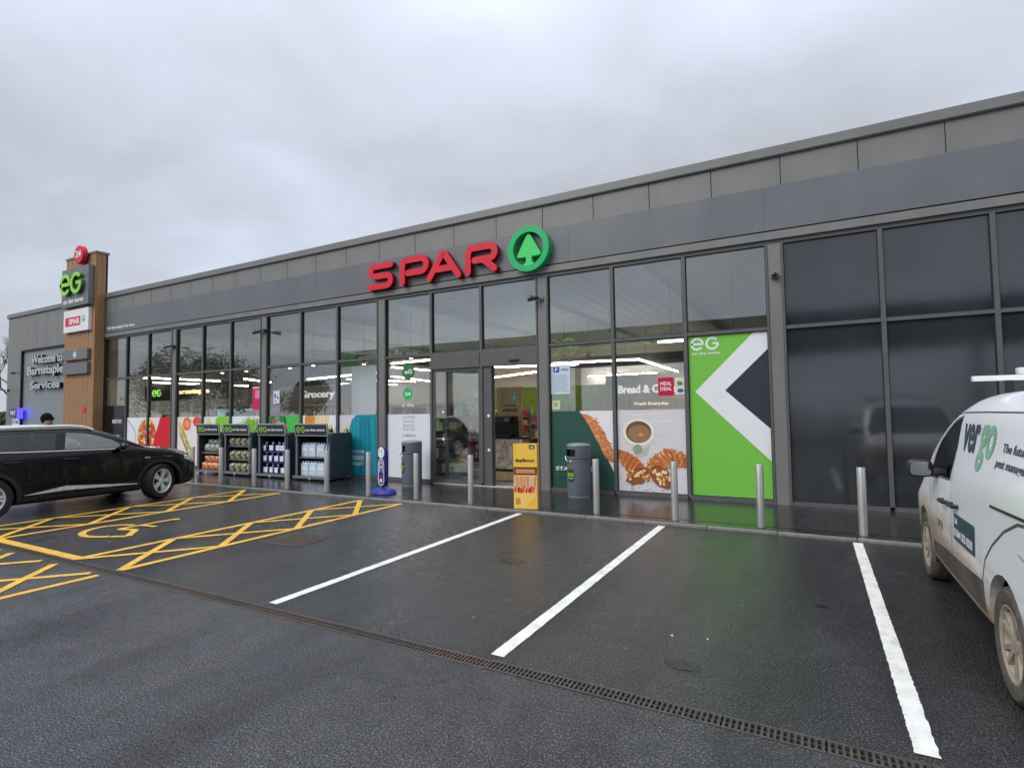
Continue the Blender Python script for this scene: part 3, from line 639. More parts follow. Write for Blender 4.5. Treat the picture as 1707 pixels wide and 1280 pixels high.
# ================================================================== POSTERS (flat print on the glass)
def clip(poly, x0, x1, z0, z1):
    for ax, v, sg_ in ((0, x0, 1), (0, x1, -1), (1, z0, 1), (1, z1, -1)):
        o = []
        for i in range(len(poly)):
            a_, b_ = poly[i - 1], poly[i]; da, db = (a_[ax] - v) * sg_, (b_[ax] - v) * sg_
            if da >= 0 or db >= 0:
                if da * db < 0: t_ = da / (da - db); cpt = (a_[0] + (b_[0] - a_[0]) * t_, a_[1] + (b_[1] - a_[1]) * t_)
                if da < 0: o += [cpt, b_]
                elif db < 0: o.append(cpt)
                else: o.append(b_)
        poly = o
        if len(poly) < 3: return []
    return poly
class Poster:
    def __init__(s, x0, x1, z0, z1, bgc, label, cat='poster', y=-.0048, name='window_poster', group=None):
        s.b = (x0, x1, z0, z1); s.y = y; s.k = 0; s.mb = MB(); s.mb.cc = bgc; s.label = label; s.cat = cat; s.name = name; s.group = group
        s.mb.box(x0, x1, y - .0012, y, z0, z1); s.y -= .0013; s.texts = []
    def poly(s, c, pts):
        p = clip(list(pts), *s.b)
        if p: s.mb.cc = c; s.mb.add([(q[0], s.y - .00006 * s.k, q[1]) for q in p], [list(range(len(p)))]); s.k += 1
    def blob(s, c, x, z, rx, rz=None, rot=0, n=14, wob=.12):
        ph = random.uniform(0, 6); s.poly(c, [(px, pz) for px, pz in ((x + (a - x) * (1 + wob * math.sin(3 * i + ph)), z + (b - z) * (1 + wob * math.sin(3 * i + ph))) for i, (a, b) in enumerate(circ(x, z, rx, rz, n, rot=rot)))])
    def line(s, c, pts, wd):
        for a_, b_ in zip(pts, pts[1:]):
            d = Vector((b_[0] - a_[0], b_[1] - a_[1])); d.normalize(); n_ = Vector((-d.y, d.x)) * wd / 2; s.poly(c, [(a_[0] + n_.x, a_[1] + n_.y), (b_[0] + n_.x, b_[1] + n_.y), (b_[0] - n_.x, b_[1] - n_.y), (a_[0] - n_.x, a_[1] - n_.y)])
    def text(s, st, x0, x1, z0, z1, material='white', bold=.02): s.texts.append((st, x0, x1, z0, z1, material, bold))
    def done(s, parent=None):
        o = s.mb.build(s.name, 'print', parent)
        if not parent: tag(o, s.label, s.cat, s.group)
        for st, x0, x1, z0, z1, m_, b in s.texts: text('printed_words', st, x0, x1, z0, z1, s.y - .00006 * s.k - .0003, m_, o, depth=.0006, bold=b)
        return o
WH = (.80, .80, .83); ZT, ZB = 1.675, .10
pn = {}
for bi, (x0, x1) in enumerate(bays):
    if bi == 0: x0 = -23.1
    wd = x1 - x0; ms = [x0 + wd / 3, x0 + 2 * wd / 3]; pn[bi] = [(x0 + .01, ms[0] - .045), (ms[0] + .045, ms[1] - .045), (ms[1] + .045, x1 - .01)]
rnd = random.Random(11)
# pizza over two panes
def pizza(P):
    cx_, cz_, rr = -20.35, 1.02, .62
    P.blob(S(232, 190, 120), cx_, cz_, rr, rr, n=30, wob=.02); P.blob(S(205, 95, 50), cx_, cz_, rr * .9, rr * .9, n=30, wob=.02)
    for _ in range(90):
        a = rnd.uniform(0, 6.28); d = rr * .85 * math.sqrt(rnd.random()); P.blob(rnd.choice([S(225, 120, 60), S(190, 60, 35), S(240, 190, 130), S(215, 90, 50), S(150, 50, 30), S(245, 215, 165)]), cx_ + d * math.cos(a), cz_ + d * math.sin(a), rnd.uniform(.03, .09), rnd.uniform(.02, .07), rot=rnd.uniform(0, 180), n=8)
    P.line(S(90, 50, 30), [(cx_, cz_), (cx_ + .5, cz_ - .5)], .02); P.line(S(90, 50, 30), [(cx_, cz_), (cx_ - .2, cz_ + .6)], .015)
P = Poster(*pn[0][1], ZB, ZT, S(232, 236, 240), 'pizza poster, left half, in the pane beside the night pay hatch'); P.line(S(170, 190, 195), [(-21.6, 1.6), (-21.1, 1.2), (-21.0, .5)], .06); pizza(P); P.done()
P = Poster(*pn[0][2], ZB, ZT, S(240, 225, 225), 'pizza poster, right half, with a large red area'); pizza(P)
P.poly(S(214, 30, 45), [(-19.55, 1.68), (-18.8, 1.68), (-18.8, .0), (-20.3, .0), (-19.9, .9)]); P.done()
# sandwich
a_, b_ = pn[1][0]; P = Poster(a_, b_, ZB, ZT, S(238, 228, 222), 'baguette and tomato poster half hidden by the first display unit')
P.blob(S(235, 110, 70), a_ + .55, 1.45, .24, .22); P.blob(S(245, 160, 110), a_ + .55, 1.45, .15, .13); P.blob(S(225, 80, 60), a_ + 1.1, 1.52, .24, .16)
for k in range(14): P.blob(rnd.choice([S(222, 190, 120), S(205, 165, 90), S(235, 210, 150)]), a_ + .2 + k * .055, 1.35 - k * .085, .20, .11, rot=-50, n=10)
P.line(S(120, 90, 50), [(a_ + .15, 1.15), (a_ + .65, .45)], .05); P.line(S(150, 160, 70), [(a_ + .3, 1.3), (a_ + .9, .35)], .05); P.done()
def leaves(P, x, z, c1, c2, n=16, L=.7, sp=70, rot=90):
    for k in range(n):
        a = R(rot + rnd.uniform(-sp, sp)); P.poly(rnd.choice([c1, c2]), [(x - .05 * math.sin(a), z + .05 * math.cos(a)), (x + L * .6 * math.cos(a - .1), z + L * .6 * math.sin(a - .1)), (x + L * math.cos(a), z + L * math.sin(a)), (x + L * .6 * math.cos(a + .12), z + L * .6 * math.sin(a + .12)), (x + .05 * math.sin(a), z - .05 * math.cos(a))])
a_, b_ = pn[1][1]; P = Poster(a_, b_, ZB, ZT, S(228, 234, 228), 'lettuce poster behind the second display unit'); leaves(P, a_ + 1.0, .9, S(120, 185, 50), S(160, 215, 80), 20, .8); P.blob(S(135, 200, 55), a_ + .95, 1.5, .36, .22); P.blob(S(205, 225, 140), a_ + .25, 1.5, .14, .16); P.done()
a_, b_ = pn[1][2]; P = Poster(a_, b_, ZB, ZT, S(235, 240, 235), 'spring onion poster with pale green stalks, left of the column'); leaves(P, a_ + .9, .7, S(150, 200, 80), S(205, 225, 150), 26, 1.0, 45, 100); P.blob(S(120, 190, 45), a_ + .85, 1.35, .22, .25); P.done()
a_, b_ = pn[2][0]; P = Poster(a_, b_, ZB, ZT, S(70, 120, 80), 'green vegetable poster with a bright green patch right of the column')
for k in range(14): P.blob(rnd.choice([S(150, 185, 140), S(120, 160, 110), S(190, 90, 70), S(40, 90, 60)]), a_ + .1 + .06 * k, 1.35 + rnd.uniform(-.2, .28), .10, .09, n=9)
P.poly(S(70, 195, 85), [(a_ + .75, 1.68), (b_, 1.68), (b_, .5), (a_ + 1.0, .6)]); P.done()
a_, b_ = pn[2][1]; P = Poster(a_, b_, ZB, ZT, S(238, 236, 236), 'orange and pasta poster above the fourth display unit'); P.blob(S(214, 140, 55), a_ + .3, 1.55, .22, .2)
for k in range(12): P.line(rnd.choice([S(232, 190, 80), S(240, 205, 110)]), [(a_ + .5 + .05 * k, 1.67), (a_ + .42 + .05 * k, 1.4)], .03)
leaves(P, a_ + 1.15, 1.15, S(200, 215, 110), S(100, 140, 60), 12, .3, 90); P.done()
a_, b_ = pn[2][2]; P = Poster(a_, b_, ZB, ZT, S(214, 205, 212), 'poster of a teal jacket with white words beside the blue drinks sign')
leaves(P, a_ + .25, 1.15, S(210, 220, 130), S(110, 150, 70), 12, .32, 90)
TE = S(28, 140, 156); P.poly(TE, [(a_ + .62, 1.68), (b_, 1.68), (b_, .1), (a_ + .45, .1), (a_ + .30, .8), (a_ + .32, 1.2), (a_ + .45, 1.55)])
for k in range(6): P.line(rnd.choice([S(24, 120, 136), S(45, 160, 175)]), [(a_ + .55 + .12 * k, 1.6), (a_ + .45 + .16 * k, .2)], .05)
P.text("WHAT'S FOR", a_ + .28, a_ + .9, .68, .76); P.text('DINNER', a_ + .30, a_ + .88, .50, .62); P.text('TONIGHT', a_ + .32, a_ + .86, .36, .45); P.done()
a_, b_ = pn[3][0]; P = Poster(a_, b_, .09, ZT, S(226, 226, 234), 'plain white poster with a column of black words behind the bin')
MT['grey_ink'] = mat('grey_ink', (.35, .35, .37), .5); MT['dark_ink'] = mat('dark_ink', (.04, .04, .045), .5)
for st, z0, m_ in (('COFFEE', 1.57, 'grey_ink'), ('SALADS', 1.47, 'grey_ink'), ('BREAKFAST', 1.36, 'grey_ink'), ('SNACKS', 1.27, 'grey_ink'), ('LUNCH', 1.12, 'dark_ink'), ('CHILLED', .95, 'dark_ink')):
    P.text(st, a_ + .5, a_ + .88, z0, z0 + .065, m_, .015)
P.done()
# bakery posters
DG = S(48, 84, 76)
a_, b_ = pn[4][0]; P = Poster(a_, b_, .07, 1.70, S(236, 230, 232), 'dark green poster with pastry and the word STARBUCKS behind the bin')
P.poly(DG, [(a_, 1.7), (a_ + .62, 1.7), (a_ + .80, 1.5), (a_ + 1.02, 1.1), (a_ + 1.22, .75), (b_, .45), (b_, .0), (a_, .0)])
for k in range(9): P.line(S(38, 68, 62), [(a_ + .05 + .1 * k, .2 + .12 * k), (a_ + .35 + .09 * k, .35 + .02 * k)], .03)
def croissant(P, pts, rads):
    n = 30
    for k in range(n):
        t_ = k / (n - 1) * (len(pts) - 1); i = min(int(t_), len(pts) - 2); f = t_ - i; px = pts[i][0] * (1 - f) + pts[i + 1][0] * f; pz = pts[i][1] * (1 - f) + pts[i + 1][1] * f; rr_ = rads[i] * (1 - f) + rads[i + 1] * f
        an = math.degrees(math.atan2(pts[i + 1][1] - pts[i][1], pts[i + 1][0] - pts[i][0]))
        seg = (k % 4) / 3; rr_ *= .86 + .14 * math.sin(math.pi * seg)
        P.blob(rnd.choice([S(158, 88, 44), S(172, 98, 50), S(150, 82, 40)]) if k % 4 == 0 else rnd.choice([S(196, 118, 64), S(206, 130, 74), S(188, 106, 56)]), px, pz, .05, rr_, rot=an + 10 + rnd.uniform(-8, 8), n=14, wob=.07)
        for _ in range(5): q_ = rnd.uniform(-.8, .8); P.blob(rnd.choice([S(226, 164, 104), S(178, 100, 52), S(214, 146, 86), S(236, 184, 128)]), px + rnd.uniform(-.03, .03) - math.sin(R(an)) * rr_ * q_, pz + math.cos(R(an)) * rr_ * q_, rnd.uniform(.008, .02), rnd.uniform(.02, .05), rot=an + rnd.uniform(-25, 25), n=7, wob=.2)
for k in range(9):
    px, pz = a_ + .86 + k * .055, 1.52 - k * .105 + .01 * k; P.blob(S(184, 106, 60), px, pz, .22, .075, rot=-28, n=12, wob=.06); P.blob(rnd.choice([S(222, 150, 98), S(212, 136, 84)]), px, pz + .012, .20, .052, rot=-28, n=12, wob=.08)
    for _ in range(9): P.blob(rnd.choice([S(240, 196, 150), S(198, 118, 66), S(230, 168, 114), S(176, 96, 52)]), px + rnd.uniform(-.17, .17), pz + rnd.uniform(-.03, .04), rnd.uniform(.02, .05), rnd.uniform(.006, .016), rot=-28 + rnd.uniform(-20, 20), n=7, wob=.2)
P.poly(DG, [(a_ + .78, .9), (a_ + 1.02, 1.1), (a_ + 1.25, .62), (b_, .40), (b_, 0), (a_ + .7, 0)])
P.poly(DG, [(a_ + .55, 1.7), (a_ + .64, 1.7), (a_ + .84, 1.42), (a_ + 1.06, 1.0), (a_ + .9, .9)])
P.text('STARBUCKS', a_ + .09, a_ + 1.0, .46, .54, 'white', .03); P.done()
a_, b_ = pn[4][1]; P = Poster(a_, b_, .05, 1.70, S(214, 212, 214), 'coffee cup and croissant poster on white marble')
for k in range(10): P.line(rnd.choice([S(200, 198, 202), S(224, 222, 224)]), [(a_ + .1 + rnd.random() * .5, 1.6 - k * .14), (a_ + .7 + rnd.random() * .5, 1.65 - k * .15)], .02)
cxx = a_ + .42
P.poly(S(186, 190, 178), [(cxx - .27, 1.22), (cxx + .30, 1.22), (cxx + .16, .80), (cxx - .06, .76)]); P.blob(S(206, 208, 196), cxx, 1.24, .33, .30, n=30, wob=0); P.blob(S(232, 228, 218), cxx, 1.27, .315, .27, n=30, wob=0); P.blob(S(120, 84, 56), cxx, 1.27, .255, .215, n=30, wob=0)
P.blob(S(158, 118, 84), cxx + .01, 1.24, .22, .17, n=24, wob=.02); P.blob(S(196, 164, 124), cxx + .05, 1.22, .05, .03, n=10)
P.blob(S(150, 160, 140), cxx - .02, .93, .09, .10, n=16, wob=0)
croissant(P, [(a_ - .02, .86), (a_ + .14, .74), (a_ + .32, .60), (a_ + .46, .46)], [.08, .16, .19, .15]); croissant(P, [(a_ + 1.34, .70), (a_ + 1.16, .78), (a_ + .95, .78), (a_ + .74, .64), (a_ + .68, .50)], [.10, .18, .20, .18, .12])
def crumbpile(x, z, rx, rz, rot):
    P.blob(S(150, 84, 42), x, z, rx, rz, rot, 16, .1)
    for _ in range(26):
        a = rnd.uniform(0, 6.28); d = math.sqrt(rnd.random()) * .85; P.blob(rnd.choice([S(232, 205, 140), S(214, 170, 100), S(190, 120, 60), S(240, 222, 170), S(170, 100, 50)]), x + rx * d * math.cos(a), z + rz * d * math.sin(a), .035, .025, rnd.uniform(0, 180), 8)
crumbpile(a_ + .40, .42, .26, .15, 25); crumbpile(a_ + .84, .42, .24, .17, -50)
for _ in range(14): P.blob(S(150, 110, 70), a_ + rnd.uniform(.2, 1.1), rnd.uniform(.14, .28), .015, .01, n=6)
P.done()
a_, b_ = pn[4][2]; P = Poster(a_, b_ , .045, 3.07, S(120, 192, 74), 'tall bright green poster with a white arrow and eG logo')
CH = S(56, 58, 66)
P.poly(WH, [(-.78, 3.26), (-.5, 3.26), (-.5, .62), (-.64, .74), (-1.93, 2.03), (-.86, 3.10)]); P.poly(CH, [(-.5, 2.92), (-1.40, 2.04), (-.5, 1.18)])
o = P.done(); mb = MB(); eg_logo(mb, -1.99, 2.80, .24, -.0095, -.0075); mb.build('logo', 'white', o); text('printed_words', 'on the move', -1.97, -1.47, 2.715, 2.775, -.0085, 'white', o, depth=.0006, bold=.02)
# notices and stickers on the glass
P = Poster(-4.90, -4.46, 2.06, 2.68, S(200, 218, 228), 'pale blue parking notice with a square P, top of the pane right of the entrance', 'notice', name='window_notice'); P.poly(S(35, 80, 150), [(-4.84, 2.52), (-4.70, 2.52), (-4.70, 2.64), (-4.84, 2.64)])
for k in range(9): P.line(S(120, 140, 155), [(-4.84, 2.46 - k * .042), (-4.54 + .03 * (k % 3), 2.46 - k * .042)], .012)
P.text('P', -4.80, -4.74, 2.54, 2.62, 'white', .03); P.text('PARKING', -4.66, -4.5, 2.55, 2.6, 'dark_ink'); P.done()
P = Poster(-4.88, -4.70, 1.74, 1.93, S(205, 215, 190), 'small pale sticker just above the green poster', 'sticker', name='window_sticker'); P.blob(S(150, 190, 60), -4.79, 1.84, .05); P.done()
P = Poster(-2.62, -2.32, 1.97, 2.32, S(196, 24, 62), 'red meal deal notice in the pane beside the green arrow poster', 'notice', name='window_notice'); P.text('MEAL', -2.58, -2.36, 2.17, 2.24); P.text('DEAL', -2.58, -2.36, 2.07, 2.14); P.done()
P = Poster(-2.30, -2.12, 1.99, 2.31, S(225, 222, 200), 'small notice with a green leaf and blue print right of the red one', 'notice', name='window_notice'); leaves(P, -2.21, 2.2, S(70, 140, 50), S(100, 160, 60), 8, .07, 180); P.blob(S(60, 100, 170), -2.2, 2.06, .06, .04); P.done()
P = Poster(-14.72, -14.40, 1.86, 2.55, S(205, 45, 90), 'red and pink notice in the pane left of the middle column', 'notice', name='window_notice'); P.poly(S(230, 130, 190), [(-14.6, 2.2), (-14.4, 2.2), (-14.4, 2.45), (-14.6, 2.45)]); P.poly(S(240, 190, 150), [(-14.72, 2.5), (-14.4, 2.5), (-14.4, 2.55), (-14.72, 2.55)]); P.done()
P = Poster(-13.78, -13.52, 2.03, 2.4, S(215, 215, 225), 'white notice with blue figures above the grocery sign', 'notice', name='window_notice')
for k in range(8): P.blob(S(80, 90, 170), -13.65 + rnd.uniform(-.08, .08), 2.2 + rnd.uniform(-.12, .12), .03)
P.done()
def roundsticker(x, z, r, st, lb, c='green'):
    q = empty('window_sticker', (x, -.005, z), 0, lb, 'sticker'); mb = MB(); mb.lathe([(0, -.001), (r, -.001), (r, 0)], 28, 'y'); mb.build('disc', c, q); text('printed_words', st, -r * .6, r * .6, -r * .28, r * .28, -.0013, 'white', q, depth=.0006, bold=.03)
roundsticker(-8.78, 2.73, .20, 'eG', 'large dark green round eG sticker in the pane left of the doors', 'limedark'); roundsticker(-8.80, 2.18, .15, '24', 'small green round 24 sticker under the larger one')
o = text('window_sticker', 'OPEN 24 HOURS', -9.0, -8.6, 2.45, 2.53, -.0055, 'red', None, depth=.001, bold=.02); tag(o, 'thin red line of words between the two round stickers', 'sticker')
o = text('window_sticker', 'eG  SPAR', -9.0, -8.6, 1.86, 1.93, -.0055, 'white', None, depth=.001, bold=.03); tag(o, 'row of small white emblems under the 24 sticker', 'sticker')
for x0 in (a1 + .50,):
    o = text('door_sticker', 'eG', x0 + .62, x0 + .78, 2.05, 2.18, .060, 'white', None, depth=.001, bold=.04); tag(o, 'small white emblem on the sliding door glass', 'sticker')
# hanging blank white board inside
q = empty('hanging_board', (0, .35, 0), 0, 'blank grey white board hanging inside above the teal poster', 'board'); mb = MB(); mb.box(-11.05, -10.16, 0, .012, 1.68, 3.0); mb.build('board', 'white', q); mb = MB(); mb.tube([(-10.8, .006, 2.96), (-10.8, .006, 4.8)], .004, 5); mb.tube([(-10.1, .006, 2.96), (-10.1, .006, 4.8)], .004, 5); mb.build('cable', 'unitframe', q)

# ================================================================== BOLLARDS
bx = [.52, -.70, -1.89, -3.14, -4.37, -5.57, -6.83, -8.06, -9.27, -10.51, -11.68, -12.92, -14.12]
bl = ['steel bollard nearest the van in front of the dark panes', 'steel bollard in front of the green arrow poster', 'steel bollard in front of the croissant poster', 'steel bollard just right of the bin by the green poster',
 'steel bollard inside the yellow advertising cover', 'steel bollard in front of the sliding door', 'steel bollard in front of the white word poster and bin', 'steel bollard beside the blue drinks sign', 'steel bollard at the right edge of the fourth display unit',
 'steel bollard at the right edge of the third display unit', 'steel bollard between the second and third display units', 'steel bollard between the first and second display units', 'steel bollard half hidden by the nose of the black car']
b0 = None
for x, lb in zip(bx, bl):
    if b0 is None:
        b0 = empty('bollard', (x, -2.16, PZ), 0, lb, 'bollard', 'steel bollards along the kerb')
        mb = MB(); mb.lathe([(.0515, .0), (.0515, .878), (.049, .884), (0, .886)], 24); mb.build('post', 'steel', b0, smooth=40)
        mb = MB(); mb.lathe([(.058, 0), (.058, .004), (.0525, .006)], 24); mb.build('base_ring', 'iron', b0, smooth=40)
    else: copy_tree(b0, None, (x, -2.16 + random.uniform(-.006, .006), PZ), random.uniform(0, 3), lb)
# yellow cover
YL = empty('bollard_cover', (-4.405, -2.17, PZ), R(14), 'yellow advertising box with a burger picture standing over a bollard', 'advertising box')
mb = MB(); mb.box(-.212, .212, -.085, .06, 0, 1.12); mb.build('box', mat('yellow_card', (.72, .42, .035), .45, var=.06), YL, bevel=.006)
P = Poster(-.205, .205, .012, 1.112, S(243, 190, 60), '', y=-.0862, name='front_print')
P.poly(S(250, 200, 80), [(-.205, 1.112), (.205, 1.112), (.205, .73), (-.205, .73)]); P.poly(S(60, 50, 30), [(.07, 1.10), (.17, 1.10), (.17, 1.03), (.07, 1.03)])
P.poly(S(120, 60, 25), [(-.205, .72), (.205, .72), (.205, .585), (-.205, .585)]); P.poly(S(205, 150, 105), [(-.17, .685), (.17, .685), (.17, .615), (-.17, .615)])
P.poly(S(238, 190, 140), [(-.205, .582), (.205, .582), (.205, .30), (-.205, .30)])
for k in range(16): P.line(rnd.choice([S(225, 165, 110), S(245, 205, 160), S(205, 130, 90)]), [(-.19 + .025 * k, .56), (-.16 + .022 * k, .38)], .014)
for k in range(18): P.blob(rnd.choice([S(205, 90, 60), S(190, 50, 50), S(230, 130, 90), S(240, 180, 150)]), -.18 + .021 * k, .33 + .02 * math.sin(k), .03, .05, n=8)
P.poly(S(250, 205, 110), [(-.205, .28), (.205, .28), (.205, .012), (-.205, .012)]); P.poly(S(246, 190, 50), [(.0, .05), (.18, .22), (.18, .05)]); P.poly(S(200, 150, 50), [(-.17, .19), (-.09, .19), (-.09, .08), (-.17, .08)])
P.text('#upflavour', -.17, .17, .79, .87, 'dark_ink', .03); P.text('eG', .09, .15, 1.045, 1.085, 'white', .03); P.done(YL)

# ================================================================== DISPLAY UNITS
MT['headerframe'] = mat('pale_metal_frame', (.30, .31, .32), .4)
def unit(x0, wd, label):
    q = empty('display_unit', (x0, -.92, PZ), 0, label, 'display unit', 'forecourt display units along the window')
    W_ = wd; D_ = .80
    for i, (xa, xb) in enumerate(((0, .05), (W_ - .05, W_))):
        mb = MB(); pts = [(0.06, .06), (D_ - .16, .06), (D_, .20), (D_, 1.12), (D_ - .04, 1.20), (.14, 1.20), (.06, 1.12)]
        mb.prism([(p[0], p[1]) for p in pts], xa, xb, 'x'); mb.build('side_panel', 'unit', q, bevel=.012)
        mb = MB(); mb.box(xa - .004 if i == 0 else xb, xa if i == 0 else xb + .004, .10, D_ - .03, .80, .812); mb.build('panel_seam', 'gasket', q)
    mb = MB(); mb.box(.05, W_ - .05, D_ - .05, D_ - .01, .10, 1.18); mb.build('back_panel', 'unit', q)
    mb = MB(); mb.box(.05, W_ - .05, .10, D_ - .06, 1.15, 1.19); mb.build('top_panel', 'unit', q)
    mb = MB(); mb.box(.0, W_, .0, D_ - .06, .06, .10); mb.box(0, W_, -.012, .0, .05, .115); mb.build('base_tray', 'unitframe', q, bevel=.004)
    for i, sx in enumerate((.05, W_ - .12)):
        mb = MB(); mb.box(sx, sx + .04, .055, .075, .115, 1.14); mb.build('front_post', 'unitframe', q)
    for sx, sy in ((.1, .1), (W_ - .1, .1), (.1, D_ - .2), (W_ - .1, D_ - .2)):
        mb = MB(); mb.lathe([(.03, -.012), (.03, .012)], 12, 'x', (sx, sy, .03)); mb.build('caster', 'rubber', q)
    mb = MB(); mb.box(W_ / 2 - .02, W_ / 2 + .02, -.03, -.0125, .03, .085); mb.build('latch', 'silver', q)
    # header sign
    Mt = Matrix.Translation((W_ / 2, .02, 1.285)) @ Matrix.Rotation(R(8), 4, 'X')
    hw = W_ / 2 - .05
    mb = MB(Mt); mb.box(-hw, hw, -.02, .02, -.16, .16); h = mb.build('header_sign', 'headerframe', q, bevel=.005)
    mb = MB(Mt); mb.box(-hw + .03, hw - .03, -.0225, -.0205, -.13, .13); mb.build('header_face', 'dark_slate' if 'dark_slate' in MT else 'unit', h)
    mb = MB(Mt); eg_logo(mb, -hw + .08, -.07, .15, -.026, -.0226); mb.build('logo', 'lime', h)
    text('words', 'on the move', -hw + .42, hw - .09, -.03, .035, -.0227, 'white', h, depth=.002, bold=.04, M=Mt)
    return q
UX = [(-16.05, 1.17), (-14.78, 1.22), (-13.30, 1.20), (-11.83, 1.28)]
for (x, wd), lb in zip(UX, ('first display unit from the left, holding coloured bags', 'second display unit from the left, with net bags of logs and kindling', 'third display unit from the left, with rows of white and blue bottles', 'rightmost display unit, with shrink wrapped water packs and exposed side')):
    unit(x, wd, lb)
# shelves inside each unit belong to it
units = [o for o in col.objects if o.name.startswith('display_unit')]
for u_, (x, wd), zs in zip(units, UX, ((.58,), (.42, .80), (.39, .67), (.56,))):
    for z in zs: mb = MB(); mb.box(.05, wd - .05, .16, .74, z, z + .02); mb.box(.05, wd - .05, .15, .16, z - .01, z + .035); mb.build('shelf', 'unitframe' if wd != 1.20 else 'navy', u_)
def bag(nm, x, y, z, wx, wy, wz, m_, lb, cat, grp):
    bm = bmesh.new(); bmesh.ops.create_cube(bm, size=1); bmesh.ops.subdivide_edges(bm, edges=bm.edges, cuts=3, use_grid_fill=True)
    for v in bm.verts:
        p_ = v.co; n_ = Vector((p_.x * 2, p_.y * 2, p_.z * 2)); f = 1 - .30 * (abs(n_.x) ** 3) * .6; s_ = (1 - .45 * n_.x ** 4) ; q = Vector((p_.x, p_.y * (1 - .25 * n_.x ** 4), p_.z * (1 - .55 * n_.x ** 4 - .2 * n_.y ** 4)))
        v.co = Vector((q.x * wx, q.y * wy, q.z * wz)) + Vector((random.uniform(-1, 1), random.uniform(-1, 1), random.uniform(-1, 1))) * .012
    me = bpy.data.meshes.new(nm); bm.to_mesh(me); bm.free(); me.materials.append(m_); me.shade_smooth()
    o = link(nm, me, None, (x, y, z)); return tag(o, lb, cat, grp)
def bagmat(nm, cs, sc_=9):
    m, t, p = newmat(nm); v = t.nodes.new('ShaderNodeTexVoronoi'); v.inputs['Scale'].default_value = sc_; c = t.nodes.new('ShaderNodeTexCoord'); t.links.new(c.outputs['Object'], v.inputs['Vector'])
    sp = t.nodes.new('ShaderNodeSeparateColor'); t.links.new(v.outputs['Color'], sp.inputs[0])
    t.links.new(ramp(sp.outputs[0], [(i / (len(cs) - 1), q) for i, q in enumerate(cs)], t), p.inputs['Base Color']); p.inputs['Roughness'].default_value = .3; return m
bm1 = bagmat('bag_print_orange', [S(220, 160, 90), S(235, 215, 130), S(150, 50, 40), S(225, 130, 90), S(240, 225, 180)]); bm2 = bagmat('bag_print_green', [S(70, 120, 110), S(200, 215, 205), S(110, 90, 60), S(160, 200, 190)]); bm3 = bagmat('net_bag', [S(95, 90, 80), S(170, 160, 120), S(60, 70, 60), S(200, 200, 190)], 22)
ORD = ('leftmost', 'second', 'third', 'fourth', 'rightmost')
for k in range(4):
    bag('fuel_bag', -15.82 + .24 * k, -.56, PZ + .20 + .0, .30, .5, .24, bm1, ORD[k] + ' orange and yellow bag low on the bottom shelf of the first display unit', 'bag', 'orange bags in the first display unit')
    bag('fuel_bag', -15.80 + .24 * k, -.50, PZ + .40, .28, .46, .22, bm1, ORD[k] + ' orange bag lying on top of the lower bags in the first display unit', 'bag', 'upper orange bags in the first display unit')
    bag('compost_bag', -15.80 + .24 * k, -.52, PZ + .73, .30, .44, .24, bm2, ORD[k] + ' green and white bag on the upper shelf of the first display unit', 'bag', 'green bags in the first display unit')
    bag('compost_bag', -15.78 + .23 * k, -.44, PZ + .90, .26, .42, .16, bm2, ORD[k] + ' green and white bag on top of the pile in the first display unit', 'bag', 'topmost green bags in the first display unit')
for r2, z in enumerate((.19, .53, .91)):
    for k in range(4):
        bag('kindling_bag', -14.56 + .26 * k, -.58, PZ + z + .02, .30, .40, .27, bm3, ORD[k] + ' net bag of logs on the %s shelf of the second display unit' % ('bottom', 'middle', 'top')[r2], 'bag', 'net bags on the %s shelf' % ('bottom', 'middle', 'top')[r2])
bw = MB(); bw.lathe([(.05, 0), (.055, .01), (.055, .17), (.022, .205), (.022, .235), (0, .236)], 14, sy=.75)
for r2, z in enumerate((.10, .41, .69)):
    for k in range(5):
        lb = ORD[k] + ' blue bottle with a white label on the %s row of the third display unit' % ('bottom', 'middle', 'top')[r2]
        if r2 == 0 and k == 0:
            bt = empty('bottle', (0, 0, 0), 0, lb, 'bottle'); bw.build('bottle_body', 'bluebase', bt, smooth=40)
            mb = MB(); mb.box(-.048, .048, -.056, -.044, .03, .18); mb.build('bottle_label', 'white', bt, bevel=.004); mb = MB(); mb.lathe([(.026, .236), (.026, .262), (0, .264)], 10); mb.build('bottle_cap', 'white', bt); q = bt
        else: q = copy_tree(bt)
        q.scale = (1.5, 1.3, .92); q.rotation_euler = (0, 0, random.uniform(-.25, .25)); q.location = (-13.13 + .235 * k + random.uniform(-.012, .012), -.70 + random.uniform(-.02, .03), PZ + z + .002); q['label'] = lb; q['group'] = 'bottles on the %s row of the third display unit' % ('bottom', 'middle', 'top')[r2]
wp = MB()
for i in range(3):
    for j in range(2): wp.lathe([(.042, 0), (.046, .02), (.046, .20), (.018, .27), (.018, .30), (0, .301)], 10, c=(-.09 + .09 * i, -.046 + .092 * j, 0))
